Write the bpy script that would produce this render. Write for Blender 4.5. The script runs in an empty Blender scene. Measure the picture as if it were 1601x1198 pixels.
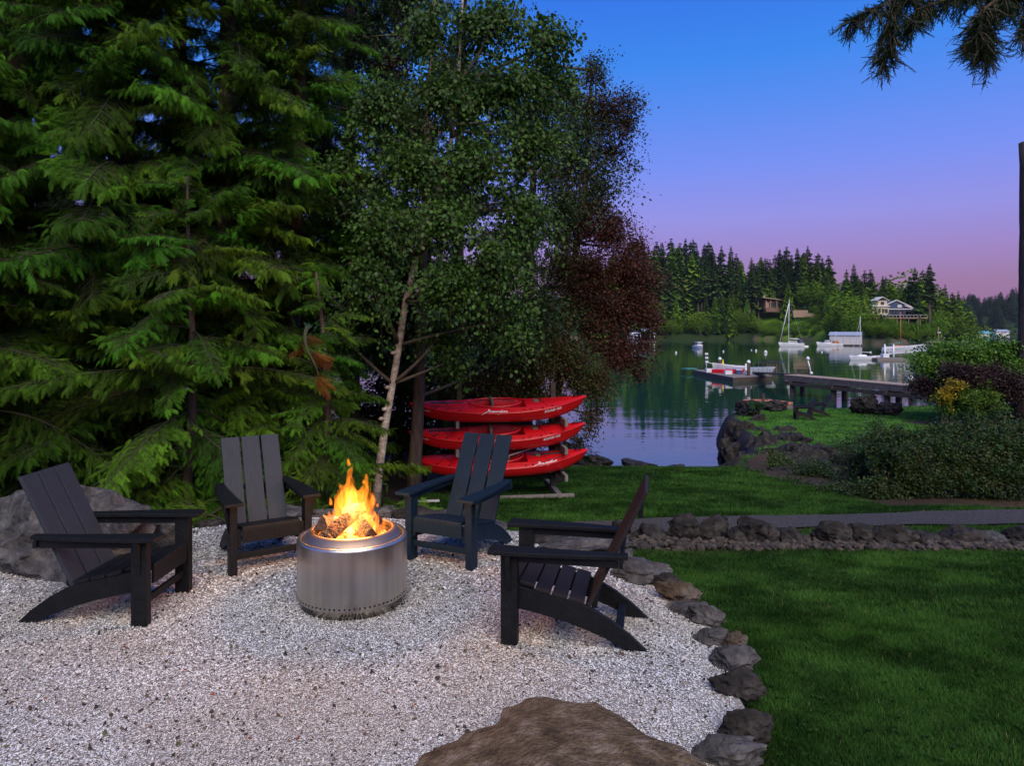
import bpy, math, random
import numpy as np
from mathutils import Vector, Matrix, noise as mnoise

random.seed(7)
rng = np.random.default_rng(7)
R = math.radians
scene = bpy.context.scene
COL = scene.collection

# ------------------------------------------------------------------ camera
CAM_H = 1.75
FPX, CU, CV = 1067.0, 800.5, 515.0        # focal length and horizon of the 1601 px wide photograph
cam_d = bpy.data.cameras.new('camera')
cam = bpy.data.objects.new('camera', cam_d)
COL.objects.link(cam)
cam.location = (0, 0, CAM_H)
cam.rotation_euler = (R(90), 0, 0)
cam_d.sensor_width = 36
cam_d.lens = 36 * FPX / 1601
cam_d.shift_y = -84 / 1601
cam_d.clip_start = 0.05
cam_d.clip_end = 6000
scene.camera = cam

# ------------------------------------------------------------------ exposure, sky, sun
scene.view_settings.view_transform = 'Standard'
scene.view_settings.look = 'None'
scene.view_settings.exposure = 0.85
scene.view_settings.gamma = 1
scene.view_settings.use_curve_mapping = False
scene.render.engine = 'CYCLES'
scene.cycles.use_denoising = True
scene.cycles.max_bounces = 8
scene.cycles.transparent_max_bounces = 24
scene.cycles.volume_bounces = 0
scene.cycles.caustics_reflective = False
scene.cycles.caustics_refractive = False
scene.cycles.sample_clamp_indirect = 4

SUN_EL, SUN_AZ = R(46), R(166)           # the bright part of the dusk sky: high, behind and to the right of the camera
world = bpy.data.worlds.new('World')
scene.world = world
world.use_nodes = True
wn, wl = world.node_tree.nodes, world.node_tree.links
wn.clear()
wout = wn.new('ShaderNodeOutputWorld')
bg = wn.new('ShaderNodeBackground')
sky = wn.new('ShaderNodeTexSky')
sky.sky_type = 'NISHITA'
sky.sun_disc = False
sky.sun_elevation = SUN_EL
sky.sun_rotation = SUN_AZ
sky.air_density = 1.0
bg2 = wn.new('ShaderNodeBackground')
bg2.inputs['Strength'].default_value = 0.003
wl.new(sky.outputs[0], bg2.inputs['Color'])
tc = wn.new('ShaderNodeTexCoord')
sep = wn.new('ShaderNodeSeparateXYZ')
wl.new(tc.outputs['Generated'], sep.inputs[0])
ramp = wn.new('ShaderNodeValToRGB')
wl.new(sep.outputs['Z'], ramp.inputs[0])

def s2l(c):
    return tuple(((x / 255) / 12.92 if x / 255 <= 0.04045 else ((x / 255 + 0.055) / 1.055) ** 2.4) for x in c)
def skypos(v):
    e = math.atan((CV - v) / FPX)
    return math.sin(e)
stops = [(0.0, (150, 95, 135)), (skypos(450), (154, 113, 158)), (skypos(410), (156, 126, 190)), (skypos(350), (146, 142, 224)),
         (skypos(270), (116, 142, 240)), (skypos(190), (88, 138, 238)), (skypos(110), (58, 134, 236)), (skypos(0), (48, 116, 230)), (1.0, (44, 100, 205))]
el = ramp.color_ramp.elements
while len(el) > 1: el.remove(el[-1])
for i, (p, c) in enumerate(stops):
    e = el[0] if i == 0 else el.new(p)
    e.position = p
    e.color = (*s2l(c), 1)
wl.new(ramp.outputs[0], bg.inputs['Color'])
bg.inputs['Strength'].default_value = 0.56
addw = wn.new('ShaderNodeAddShader')
wl.new(bg.outputs[0], addw.inputs[0]); wl.new(bg2.outputs[0], addw.inputs[1])
wl.new(addw.outputs[0], wout.inputs['Surface'])

sun_d = bpy.data.lights.new('sun', 'SUN')
sun_d.energy = 2.2
sun_d.angle = R(55)
sun_d.color = (1.0, 0.88, 0.68)
sun = bpy.data.objects.new('sun', sun_d)
COL.objects.link(sun)
dx, dy, dz = math.sin(SUN_AZ) * math.cos(SUN_EL), math.cos(SUN_AZ) * math.cos(SUN_EL), math.sin(SUN_EL)
sun.rotation_euler = Vector((dx, dy, dz)).to_track_quat('Z', 'Y').to_euler()

# ------------------------------------------------------------------ helpers
WATER = -3.3
def P(u, v, z):
    """world point at height z seen at pixel (u, v) of the photograph"""
    Y = (CAM_H - z) * FPX / (v - CV)
    return Vector(((u - CU) / FPX * Y, Y, z))
def PY(u, v, Y):
    return Vector(((u - CU) / FPX * Y, Y, CAM_H - (v - CV) / FPX * Y))

class Geo:
    """collects geometry into one mesh; every add() may have its own material slot and colour"""
    def __init__(s): s.V = []; s.n = 0; s.F = []
    def add(s, V, F, mi=0, col=None):
        V = np.asarray(V, float).reshape(-1, 3)
        if isinstance(F, np.ndarray): F = [F]
        else:
            by = {}
            for f in F: by.setdefault(len(f), []).append(f)
            F = [np.array(x) for x in by.values()]
        for f in F:
            if len(f) == 0: continue
            c = None
            if col is not None:
                c = np.asarray(col, float)
                c = np.broadcast_to(c[..., :3], (len(f), 3))
            s.F.append((f + s.n, mi, c))
        s.V.append(V); s.n += len(V)
        return s
    def box(s, c, d, mi=0, M=None, col=None, taper=1.0):
        x, y, z = d[0] / 2, d[1] / 2, d[2] / 2
        t = taper
        V = np.array([(-x, -y, -z), (x, -y, -z), (x, y, -z), (-x, y, -z), (-x*t, -y*t, z), (x*t, -y*t, z), (x*t, y*t, z), (-x*t, y*t, z)])
        if M is not None: V = V @ np.array(M.to_3x3()).T
        V = V + np.array(c)
        return s.add(V, np.array([(0, 3, 2, 1), (4, 5, 6, 7), (0, 1, 5, 4), (1, 2, 6, 5), (2, 3, 7, 6), (3, 0, 4, 7)]), mi, col)
    def bar(s, a, b, w, h, mi=0, up=(0, 0, 1), col=None):
        """board from a to b, w wide, h thick"""
        a, b = Vector(a), Vector(b)
        y = (b - a).normalized(); x = y.cross(Vector(up)).normalized(); z = x.cross(y)
        M = Matrix((x, y, z)).transposed()
        return s.box((a + b) / 2, (w, (b - a).length, h), mi, M, col)
    def tube(s, pts, rad, n=7, mi=0, col=None, caps=True, jit=0.0):
        pts = np.array([tuple(p) for p in pts], float); m = len(pts)
        rad = np.broadcast_to(np.asarray(rad, float), (m,))
        T = np.gradient(pts, axis=0); T /= np.linalg.norm(T, axis=1)[:, None] + 1e-9
        ref = np.array([0.0, 0, 1]) if abs(T[0][2]) < 0.9 else np.array([1.0, 0, 0])
        V = []
        A = np.cross(T[0], ref); A /= np.linalg.norm(A)
        for i in range(m):
            A = A - T[i] * A.dot(T[i]); A /= np.linalg.norm(A) + 1e-9
            B = np.cross(T[i], A)
            a = np.arange(n) * 2 * math.pi / n
            rr = rad[i] * (1 + jit * rng.uniform(-1, 1, n))
            V.append(pts[i] + (np.cos(a) * rr)[:, None] * A + (np.sin(a) * rr)[:, None] * B)
        V = np.concatenate(V)
        F = [(i * n + j, i * n + (j + 1) % n, (i + 1) * n + (j + 1) % n, (i + 1) * n + j) for i in range(m - 1) for j in range(n)]
        F = [np.array(F)]
        if caps: F += [np.array([tuple(range(n))[::-1]]), np.array([tuple((m - 1) * n + k for k in range(n))])]
        for k, f in enumerate(F):
            s.F.append((f + s.n, mi, None if col is None else np.broadcast_to(np.asarray(col, float)[:3], (len(f), 3))))
        s.V.append(V); s.n += len(V)
        return s
    def prism(s, poly, a, b, axis='x', mi=0, col=None):
        """polygon in the other two axes, extruded from a to b along axis"""
        n = len(poly)
        def pt(p, t): return (t, p[0], p[1]) if axis == 'x' else (p[0], t, p[1]) if axis == 'y' else (p[0], p[1], t)
        V = [pt(p, a) for p in poly] + [pt(p, b) for p in poly]
        F = [tuple(range(n))[::-1], tuple(range(n, 2 * n))] + [(i, (i + 1) % n, n + (i + 1) % n, n + i) for i in range(n)]
        return s.add(V, F, mi, col)
    def lathe(s, prof, n=48, mi=0, c=(0, 0, 0), closed=False):
        a = np.arange(n) * 2 * math.pi / n
        V = np.concatenate([np.stack([r * np.cos(a) + c[0], r * np.sin(a) + c[1], np.full(n, z + c[2])], 1) for r, z in prof])
        m = len(prof)
        F = np.array([(i * n + j, i * n + (j + 1) % n, ((i + 1) % m) * n + (j + 1) % n, ((i + 1) % m) * n + j) for i in range(m if closed else m - 1) for j in range(n)])
        return s.add(V, F, mi)
    def build(s, name, mats, parent=None, smooth=False, loc=None, bevel=0, rotz=0):
        V = np.concatenate(s.V)
        me = bpy.data.meshes.new(name)
        me.vertices.add(len(V)); me.vertices.foreach_set('co', V.astype(np.float32).ravel())
        tot = np.concatenate([np.full(len(f), f.shape[1]) for f, _, _ in s.F]).astype(np.int32)
        idx = np.concatenate([f.ravel() for f, _, _ in s.F]).astype(np.int32)
        mi = np.concatenate([np.full(len(f), m) for f, m, _ in s.F]).astype(np.int32)
        st = np.concatenate([[0], np.cumsum(tot)[:-1]]).astype(np.int32)
        me.loops.add(len(idx)); me.loops.foreach_set('vertex_index', idx)
        me.polygons.add(len(tot)); me.polygons.foreach_set('loop_start', st); me.polygons.foreach_set('loop_total', tot)
        me.polygons.foreach_set('material_index', mi)
        me.polygons.foreach_set('use_smooth', np.full(len(tot), bool(smooth)))
        if any(c is not None for _, _, c in s.F):
            C = np.concatenate([np.ones((len(f), 3)) if c is None else c for f, _, c in s.F])
            at = me.attributes.new('Col', 'FLOAT_COLOR', 'FACE')
            at.data.foreach_set('color', np.concatenate([C, np.ones((len(C), 1))], 1).astype(np.float32).ravel())
        for m in (mats if isinstance(mats, (list, tuple)) else [mats]): me.materials.append(m)
        me.update(calc_edges=True); me.validate()
        o = bpy.data.objects.new(name, me); COL.objects.link(o)
        if parent is not None: o.parent = parent
        if loc is not None: o.location = loc
        if rotz: o.rotation_euler.z = rotz
        if bevel:
            b = o.modifiers.new('edge', 'BEVEL'); b.width = bevel; b.segments = 2; b.limit_method = 'ANGLE'
        return o

def tag(o, label=None, cat=None, group=None, kind=None):
    if label: o['label'] = label
    if cat: o['category'] = cat
    if group: o['group'] = group
    if kind: o['kind'] = kind
    return o
def empty(name, loc, rz, label, cat, group=None, rot=None, sc=1.0):
    o = bpy.data.objects.new(name, None); COL.objects.link(o)
    o.location = loc; o.rotation_euler = rot or (0, 0, rz); o.scale = (sc,) * 3
    o.empty_display_size = 0.1
    return tag(o, label, cat, group)
def dup(o, parent=None):
    c = o.copy(); COL.objects.link(c)
    if parent is not None: c.parent = parent
    for ch in list(o.children): dup(ch, c)
    return c

# ------------------------------------------------------------------ materials
def mat(name, base=(0.5, 0.5, 0.5), rough=0.6, metal=0.0, spec=0.5, var=None, scale=8.0, bump=0.0, bscale=None, stretch=None,
        attr=False, trans=0.0, objvar=0.0, detail=6, third=None, aniso=0, coat=0):
    m = bpy.data.materials.new(name); m.use_nodes = True
    N, L = m.node_tree.nodes, m.node_tree.links
    b = N['Principled BSDF']
    b.inputs['Roughness'].default_value = rough; b.inputs['Metallic'].default_value = metal
    b.inputs['Specular IOR Level'].default_value = spec
    b.inputs['Coat Weight'].default_value = coat
    b.inputs['Anisotropic'].default_value = aniso
    col = None
    if attr:
        a = N.new('ShaderNodeAttribute'); a.attribute_name = 'Col'; col = a.outputs['Color']
    tcn = None
    def coords():
        nonlocal tcn
        if tcn is None:
            t = N.new('ShaderNodeTexCoord'); tcn = t.outputs['Object']
            if stretch:
                mp = N.new('ShaderNodeMapping'); mp.inputs['Scale'].default_value = stretch
                L.new(tcn, mp.inputs[0]); tcn = mp.outputs[0]
        return tcn
    if var is not None:
        nz = N.new('ShaderNodeTexNoise'); nz.inputs['Scale'].default_value = scale; nz.inputs['Detail'].default_value = detail
        nz.inputs['Roughness'].default_value = 0.65
        L.new(coords(), nz.inputs['Vector'])
        cr = N.new('ShaderNodeValToRGB')
        cr.color_ramp.elements[0].position = 0.32; cr.color_ramp.elements[1].position = 0.68
        cr.color_ramp.elements[0].color = (*base, 1); cr.color_ramp.elements[1].color = (*var, 1)
        if third:
            e = cr.color_ramp.elements.new(0.5); e.color = (*third, 1)
        L.new(nz.outputs[0], cr.inputs[0])
        if col is not None:
            mx = N.new('ShaderNodeMix'); mx.data_type = 'RGBA'; mx.blend_type = 'MULTIPLY'; mx.inputs[0].default_value = 1
            L.new(col, mx.inputs[6]); L.new(cr.outputs[0], mx.inputs[7]); col = mx.outputs[2]
        else: col = cr.outputs[0]
    if objvar:
        oi = N.new('ShaderNodeObjectInfo')
        hs = N.new('ShaderNodeHueSaturation')
        mr = N.new('ShaderNodeMapRange'); mr.inputs[3].default_value = 1 - objvar; mr.inputs[4].default_value = 1 + objvar
        L.new(oi.outputs['Random'], mr.inputs[0]); L.new(mr.outputs[0], hs.inputs['Value'])
        mh = N.new('ShaderNodeMath'); mh.operation = 'MULTIPLY'; mh.inputs[1].default_value = 7.31
        fr = N.new('ShaderNodeMath'); fr.operation = 'FRACT'
        L.new(oi.outputs['Random'], mh.inputs[0]); L.new(mh.outputs[0], fr.inputs[0])
        m2 = N.new('ShaderNodeMapRange'); m2.inputs[3].default_value = 0.5 - objvar * .045; m2.inputs[4].default_value = 0.5 + objvar * .025
        L.new(fr.outputs[0], m2.inputs[0]); L.new(m2.outputs[0], hs.inputs['Hue'])
        if col is not None: L.new(col, hs.inputs['Color'])
        else: hs.inputs['Color'].default_value = (*base, 1)
        col = hs.outputs[0]
    if col is not None: L.new(col, b.inputs['Base Color'])
    else: b.inputs['Base Color'].default_value = (*base, 1)
    if bump:
        nb = N.new('ShaderNodeTexNoise'); nb.inputs['Scale'].default_value = bscale or scale * 3; nb.inputs['Detail'].default_value = 8
        L.new(coords(), nb.inputs['Vector'])
        bp = N.new('ShaderNodeBump'); bp.inputs['Strength'].default_value = min(1, bump); bp.inputs['Distance'].default_value = 0.02 * max(1, bump)
        L.new(nb.outputs[0], bp.inputs['Height']); L.new(bp.outputs[0], b.inputs['Normal'])
    if trans:
        t = N.new('ShaderNodeBsdfTranslucent')
        if col is not None: L.new(col, t.inputs['Color'])
        else: t.inputs['Color'].default_value = (*base, 1)
        mxs = N.new('ShaderNodeMixShader'); mxs.inputs[0].default_value = trans
        L.new(b.outputs[0], mxs.inputs[1]); L.new(t.outputs[0], mxs.inputs[2])
        L.new(mxs.outputs[0], N['Material Output'].inputs['Surface'])
    return m

M = {}
M['leaf'] = mat('leaf', attr=True, rough=0.55, spec=0.35, trans=0.3)
M['frond'] = mat('frond', attr=True, rough=0.65, spec=0.15, trans=0.22, objvar=0.48)
M['dark_frond'] = mat('dark_frond', attr=True, rough=0.7, spec=0.2, trans=0.15, objvar=0.2, var=(0.3, 0.38, 0.35), base=(0.5, 0.6, 0.5), scale=1.0)
M['bark'] = mat('bark', (0.035, 0.022, 0.016), 0.95, var=(0.11, 0.075, 0.055), scale=5, bump=1.0, bscale=14, stretch=(3, 3, 0.5))
M['fir_bark'] = mat('fir_bark', (0.02, 0.014, 0.012), 0.95, var=(0.08, 0.055, 0.045), scale=6, bump=2.0, bscale=9, stretch=(3, 3, 0.4))
M['birch_bark'] = mat('birch_bark', (0.17, 0.13, 0.10), 0.8, var=(0.58, 0.50, 0.43), scale=9, bump=0.6, bscale=22, stretch=(1, 1, 1.6), third=(0.38, 0.30, 0.24))
M['twig'] = mat('twig', (0.05, 0.035, 0.025), 0.9, var=(0.1, 0.075, 0.05), scale=10)
M['green_twig'] = mat('green_twig', (0.022, 0.030, 0.010), 0.9, var=(0.045, 0.042, 0.018), scale=10)
M['dead_frond'] = mat('dead_frond', (0.28, 0.12, 0.03), 0.9, var=(0.16, 0.07, 0.02), scale=8, trans=0.2)
M['far_needles'] = mat('far_needles', attr=True, rough=0.9, spec=0.1, objvar=0.4, trans=0.1)
M['far_bark'] = mat('far_bark', (0.10, 0.075, 0.055), 0.9, var=(0.17, 0.13, 0.10), scale=2)
M['rock'] = mat('rock', (0.018, 0.018, 0.020), 0.9, var=(0.125, 0.118, 0.115), scale=8.0, bump=1.6, bscale=24, third=(0.058, 0.054, 0.055), spec=.25, detail=10)
M['brown_rock'] = mat('brown_rock', (0.030, 0.024, 0.018), 0.92, var=(0.14, 0.12, 0.105), scale=7.0, bump=1.5, bscale=26, third=(0.070, 0.052, 0.036), spec=.2, detail=10)
M['flat_rock'] = mat('flat_rock', (0.050, 0.035, 0.021), 0.92, var=(0.24, 0.19, 0.145), scale=11.0, bump=1.6, bscale=48, third=(0.125, 0.088, 0.050), spec=.2, detail=12)
M['dark_rock'] = mat('dark_rock', (0.007, 0.007, 0.008), 0.9, var=(0.060, 0.052, 0.048), scale=6.5, bump=2.2, bscale=16, third=(0.021, 0.018, 0.017), spec=.25, detail=10)
M['cobble'] = mat('cobble', attr=True, rough=0.9, base=(0.15, 0.15, 0.15), var=(.50, .46, .43), scale=25, bump=.5, bscale=60)
M['black_lumber'] = mat('black_lumber', (0.005, 0.006, 0.008), 0.5, var=(0.010, 0.011, 0.013), scale=14, bump=0.25, bscale=40, stretch=(6, 1, 1), spec=.16)
M['slate_lumber'] = mat('slate_lumber', (0.023, 0.029, 0.040), 0.6, var=(0.033, 0.040, 0.054), scale=14, bump=0.25, bscale=50, stretch=(8, 1, 1), spec=.16)
M['brown_lumber'] = mat('brown_lumber', (0.014, 0.011, 0.012), 0.55, var=(0.024, 0.019, 0.020), scale=14, bump=0.25, bscale=50, stretch=(8, 1, 1), spec=.16)
M['navy_lumber'] = mat('navy_lumber', (0.0045, 0.013, 0.026), 0.5, var=(0.008, 0.019, 0.034), scale=12, bump=0.25, bscale=40, stretch=(6, 1, 1), spec=.16)
M['grey_wood'] = mat('grey_wood', (0.13, 0.11, 0.10), 0.85, var=(0.24, 0.21, 0.20), scale=6, bump=.5, bscale=30, stretch=(4, 4, 1))
M['pier_wood'] = mat('pier_wood', (0.07, 0.052, 0.042), 0.9, var=(0.17, 0.14, 0.12), scale=5, bump=.5, bscale=20)
M['pier_deck'] = mat('pier_deck', (0.24, 0.17, 0.12), 0.9, var=(0.36, 0.28, 0.22), scale=5, bump=.5, bscale=20)
M['dark_wood'] = mat('dark_wood', (0.03, 0.022, 0.018), 0.9, var=(0.08, 0.06, 0.045), scale=6, bump=.5, bscale=30)
M['steel'] = mat('steel', (0.42, 0.385, 0.345), 0.32, metal=1.0, var=(0.66, 0.61, 0.55), scale=9, stretch=(1, 1, .03), bump=0.03, bscale=90, aniso=0.5, detail=3)
M['steel_rim'] = mat('steel_rim', (0.30, 0.21, 0.16), 0.50, metal=1.0, var=(0.38, 0.28, 0.22), scale=5, aniso=0.2)
M['black'] = mat('black', (0.008, 0.008, 0.008), 0.7)
M['soot'] = mat('soot', (0.06, 0.035, 0.02), 0.7, metal=.4, var=(0.20, 0.12, 0.07), scale=8)
M['char'] = mat('char', (0.008, 0.006, 0.006), 0.9, var=(0.10, 0.04, 0.02), scale=18, bump=2, bscale=34, third=(0.022, 0.013, 0.010))
M['log_end'] = mat('log_end', (0.02, 0.010, 0.008), 0.9, var=(0.20, 0.08, 0.035), scale=22, bump=.8, bscale=50)
M['red_plastic'] = mat('red_plastic', (0.52, 0.004, 0.010), 0.32, var=(0.62, 0.008, 0.014), scale=3, coat=.15, spec=.5)
M['dark_red'] = mat('dark_red', (0.20, 0.004, 0.006), 0.45)
M['grey_plastic'] = mat('grey_plastic', (0.09, 0.095, 0.085), 0.6, var=(0.13, 0.13, 0.115), scale=9)
M['mesh_black'] = mat('mesh_black', (0.02, 0.02, 0.028), 0.8, var=(0.04, 0.04, 0.055), scale=60)
M['white_print'] = mat('white_print', (0.75, 0.72, 0.72), 0.5)
M['white_paint'] = mat('white_paint', (0.72, 0.73, 0.76), 0.4, var=(0.62, 0.63, 0.68), scale=1.5)
M['boat_window'] = mat('boat_window', (0.02, 0.025, 0.035), 0.15)
M['blue_canvas'] = mat('blue_canvas', (0.03, 0.05, 0.14), 0.8, var=(0.05, 0.07, 0.18), scale=4)
M['teal_canvas'] = mat('teal_canvas', (0.03, 0.17, 0.15), 0.8, var=(0.05, 0.22, 0.19), scale=2)
M['red_canvas'] = mat('red_canvas', (0.45, 0.05, 0.02), 0.8, var=(0.5, 0.08, 0.03), scale=4)
M['orange_wood'] = mat('orange_wood', (0.50, 0.15, 0.06), 0.85, var=(0.42, 0.13, 0.06), scale=3, bump=.3)
M['varnished_wood'] = mat('varnished_wood', (0.35, 0.12, 0.025), 0.4, var=(0.42, 0.16, 0.04), scale=3)
M['aluminium'] = mat('aluminium', (0.62, 0.64, 0.68), 0.45, metal=.3, var=(0.7, 0.71, 0.74), scale=3)
M['metal_roof'] = mat('metal_roof', (0.30, 0.35, 0.42), 0.5, metal=.2, var=(0.38, 0.42, 0.5), scale=2)
M['cream_wall'] = mat('cream_wall', (0.60, 0.52, 0.38), 0.8, var=(0.52, 0.45, 0.33), scale=2)
M['white_wall'] = mat('white_wall', (0.62, 0.60, 0.60), 0.8, var=(0.54, 0.52, 0.52), scale=1.5)
M['blue_roof'] = mat('blue_roof', (0.035, 0.06, 0.12), 0.7, var=(0.05, 0.08, 0.15), scale=2)
M['sky_roof'] = mat('sky_roof', (0.10, 0.42, 0.55), 0.6, var=(0.12, 0.36, 0.48), scale=1)
M['brown_wall'] = mat('brown_wall', (0.14, 0.075, 0.055), 0.85, var=(0.20, 0.12, 0.09), scale=3)
M['tan_wall'] = mat('tan_wall', (0.36, 0.25, 0.18), 0.85, var=(0.30, 0.2, 0.14), scale=2)
M['house_glass'] = mat('house_glass', (0.04, 0.05, 0.06), 0.08, spec=.8)

# ------------------------------------------------------------------ terrain
def sstep(a, b, x):
    t = np.clip((np.asarray(x, float) - a) / (b - a), 0, 1); return t * t * (3 - 2 * t)
def vnoise(x, y, seed=0):
    """cheap smooth value noise, vectorised"""
    x = np.asarray(x, float) + seed * 17.3; y = np.asarray(y, float) - seed * 9.7
    xi, yi = np.floor(x), np.floor(y); fx, fy = x - xi, y - yi
    fx, fy = fx * fx * (3 - 2 * fx), fy * fy * (3 - 2 * fy)
    def h(a, b): 
        s = np.sin(a * 127.1 + b * 311.7) * 43758.5453; return s - np.floor(s)
    return (h(xi, yi) * (1 - fx) + h(xi + 1, yi) * fx) * (1 - fy) + (h(xi, yi + 1) * (1 - fx) + h(xi + 1, yi + 1) * fx) * fy
def fbm(x, y, seed=0, o=4):
    return sum(vnoise(np.asarray(x) * 2 ** k, np.asarray(y) * 2 ** k, seed + k) * 0.5 ** k for k in range(o)) / (2 - 0.5 ** (o - 1))
def sdist(poly, X, Y):
    """signed distance to polygon, positive inside"""
    X, Y = np.asarray(X, float), np.asarray(Y, float)
    d = np.full(X.shape, 1e9); ins = np.zeros(X.shape, bool); n = len(poly)
    for i in range(n):
        x1, y1 = poly[i]; x2, y2 = poly[(i + 1) % n]
        ex, ey = x2 - x1, y2 - y1
        t = np.clip(((X - x1) * ex + (Y - y1) * ey) / (ex * ex + ey * ey), 0, 1)
        d = np.minimum(d, np.hypot(X - x1 - t * ex, Y - y1 - t * ey))
        c = (y1 > Y) != (y2 > Y)
        with np.errstate(divide='ignore', invalid='ignore'):
            ins ^= c & (X < (x2 - x1) * (Y - y1) / (y2 - y1 + 1e-12) + x1)
    return np.where(ins, d, -d)

LAND = [(-400, 90), (-60, 40), (-25, 27), (-12, 23), (-5, 21.5), (0, 20.7), (2, 20.3), (4.2, 19.9), (6.2, 19.6), (7.0, 20.5), (7.8, 22.5), (8.2, 24.5),
        (9.0, 27), (9.3, 29.5), (9.9, 31.5), (11.5, 33.2), (14, 34.2), (18, 34.9), (24, 36.5), (34, 40), (60, 50), (120, 60), (500, 70), (500, -300), (-400, -300)]
PATIO = [(1.05, -1), (.92, 2.0), (.90, 2.73), (.97, 3.04), (1.06, 3.43), (1.12, 3.77), (1.14, 4.1), (1.08, 4.5), (.9, 4.9), (0.68, 5.33), (0.34, 5.68),
         (0.0, 6.05), (-0.6, 6.38), (-1.3, 6.55), (-2.3, 6.5), (-2.8, 6.2), (-3.4, 5.9), (-4.6, 5.6), (-6.5, 5.0), (-7, -1)]
FARSHORE_X = [-900, -300, -60, 40, 90, 120, 134, 130, 124, 128, 140, 170, 215, 300, 400, 480, 560, 2500]
PROF_Y = [-10, 2, 4, 7, 9, 12, 16, 19.8, 30]
PROF_Z = [-0.05, -0.08, -0.18, -0.52, -0.76, -1.12, -1.60, -2.25, -2.3]
FARP = [(-900, 420), (-300, 360), (-60, 345), (60, 339), (118, 337), (136, 322), (139, 292), (127, 262), (119, 238), (128, 228), (142, 240), (166, 262),
        (190, 300), (240, 420), (330, 620), (420, 760), (700, 800), (1500, 900), (3500, 1200), (3500, 4000), (-3500, 4000), (-3500, 500)]
def h_near(X, Y):
    z = np.interp(Y, PROF_Y, PROF_Z)
    k = 0.3 + 0.7 * sstep(-6, -1, X)
    z = z * k
    z = np.where(X > 6.5, np.maximum(z, -1.93 - 0.02 * np.clip(Y - 20, 0, 20)), z)
    return z
def height(X, Y):
    X, Y = np.asarray(X, float), np.asarray(Y, float)
    d = sdist(LAND, X, Y)
    zn = h_near(X, Y) + (fbm(X * .5, Y * .5, 3) - .5) * 0.10 * sstep(0, 2, d)
    pd = sdist(PATIO, X, Y)
    zn = np.where(pd > 0.0, np.minimum(zn, -0.06), zn)
    z = WATER - 1.6 + (zn - WATER + 1.6) * sstep(-1.2, 0.15, d)
    z = np.where(d < -1.2, WATER - 1.6 - np.clip(-d - 1.2, 0, 40) * .12, z)
    df = sdist(FARP, X, Y)
    a = X / np.maximum(Y, 1)
    top = np.interp(a, [-1, .15, .3, .42, .5, .6, .66, .72, .9], [20, 20, 18, 15.5, 10, 7, 4, 14, 26])
    top = np.where(Y > 600, np.interp(a, [0, .6, .68, .9], [20, 14, 24, 34]), top)
    zf = WATER + 1.2 * sstep(-1, 1.5, df) + np.minimum(np.clip(df, 0, None) * 0.34, 1e3)
    zf = np.minimum(zf, top + (fbm(X / 40, Y / 40, 9) - .5) * 6 + np.clip(df - 60, 0, 200) * 0.02)
    return np.where(df > -1, zf, z)
def hz(x, y): return float(height(np.array([x]), np.array([y]))[0])

def axis(parts):
    out = []
    for a, b, st in parts: out += list(np.arange(a, b, st))
    return np.array(out + [parts[-1][1]])
gx = axis([(-3500, -1000, 400), (-1000, -200, 60), (-200, -20, 12), (-20, -8, 1), (-8, 14, .22), (14, 40, .8), (40, 260, 4), (260, 700, 15), (700, 3500, 200)])
gy = axis([(-300, -20, 40), (-20, -2, 3), (-2, 36, .22), (36, 60, 1.5), (60, 200, 14), (200, 420, 4), (420, 1000, 16), (1000, 4000, 250)])
GX, GY = np.meshgrid(gx, gy)
GZ = height(GX, GY)
nx, ny = len(gx), len(gy)
ii = np.arange(nx * ny).reshape(ny, nx)
F = np.stack([ii[:-1, :-1], ii[:-1, 1:], ii[1:, 1:], ii[1:, :-1]], -1).reshape(-1, 4)
g = Geo(); g.add(np.stack([GX, GY, GZ], -1).reshape(-1, 3), F)

def lawn_mask(X, Y):
    d = sdist(LAND, X, Y)
    m = sstep(0.25, 0.6, d + (fbm(X * 2, Y * 2, 5) - .5) * .6)
    m = m * (sdist(PATIO, X, Y) < -0.12)
    m = m * (1 - ((Y > path_lo(X) - .06) & (Y < path_hi(X) + .06) & (X > 0.2)))
    m = m * (1 - ((Y > 7.02) & (Y < 7.95) & (X > 0.7) & (X < 2.6)))
    m = m * (1 - ((Y > 7.0) & (Y < 7.55) & (X > 0.7)))
    edge = -1.7 + np.clip(Y - 9, 0, 5) * .12 + (fbm(X * 1.2, Y * 1.2, 8) - .5) * 1.2
    m = m * ((X > edge) | (Y < 7.4))
    hx = np.interp(Y, [10.2, 11.4, 13, 15.5, 18, 19.8, 20.5], [6.9, 6.0, 5.7, 5.6, 6.1, 6.8, 7.6]) + (fbm(X * 1.5, Y * 1.5, 91) - .5) * .8
    m = m * ~((X > hx) & (Y > 9.95) & (Y < 20.2))
    m = m * ~((X > 5.6) & (Y > 10.1) & (Y < 12.0))
    dd = np.hypot((X - 21.5) / 5.5, (Y - 27.8) / 1.8)
    m = m * (dd > 1)
    return m
def path_lo(X): return np.interp(X, [0.2, 1.0, 2.6, 4.5, 8, 30], [6.7, 7.5, 8.0, 8.3, 8.55, 8.6])
def path_hi(X): return np.interp(X, [0.2, 1.0, 2.6, 4.5, 8, 30], [8.2, 8.75, 9.1, 9.35, 9.75, 9.9])

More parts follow.
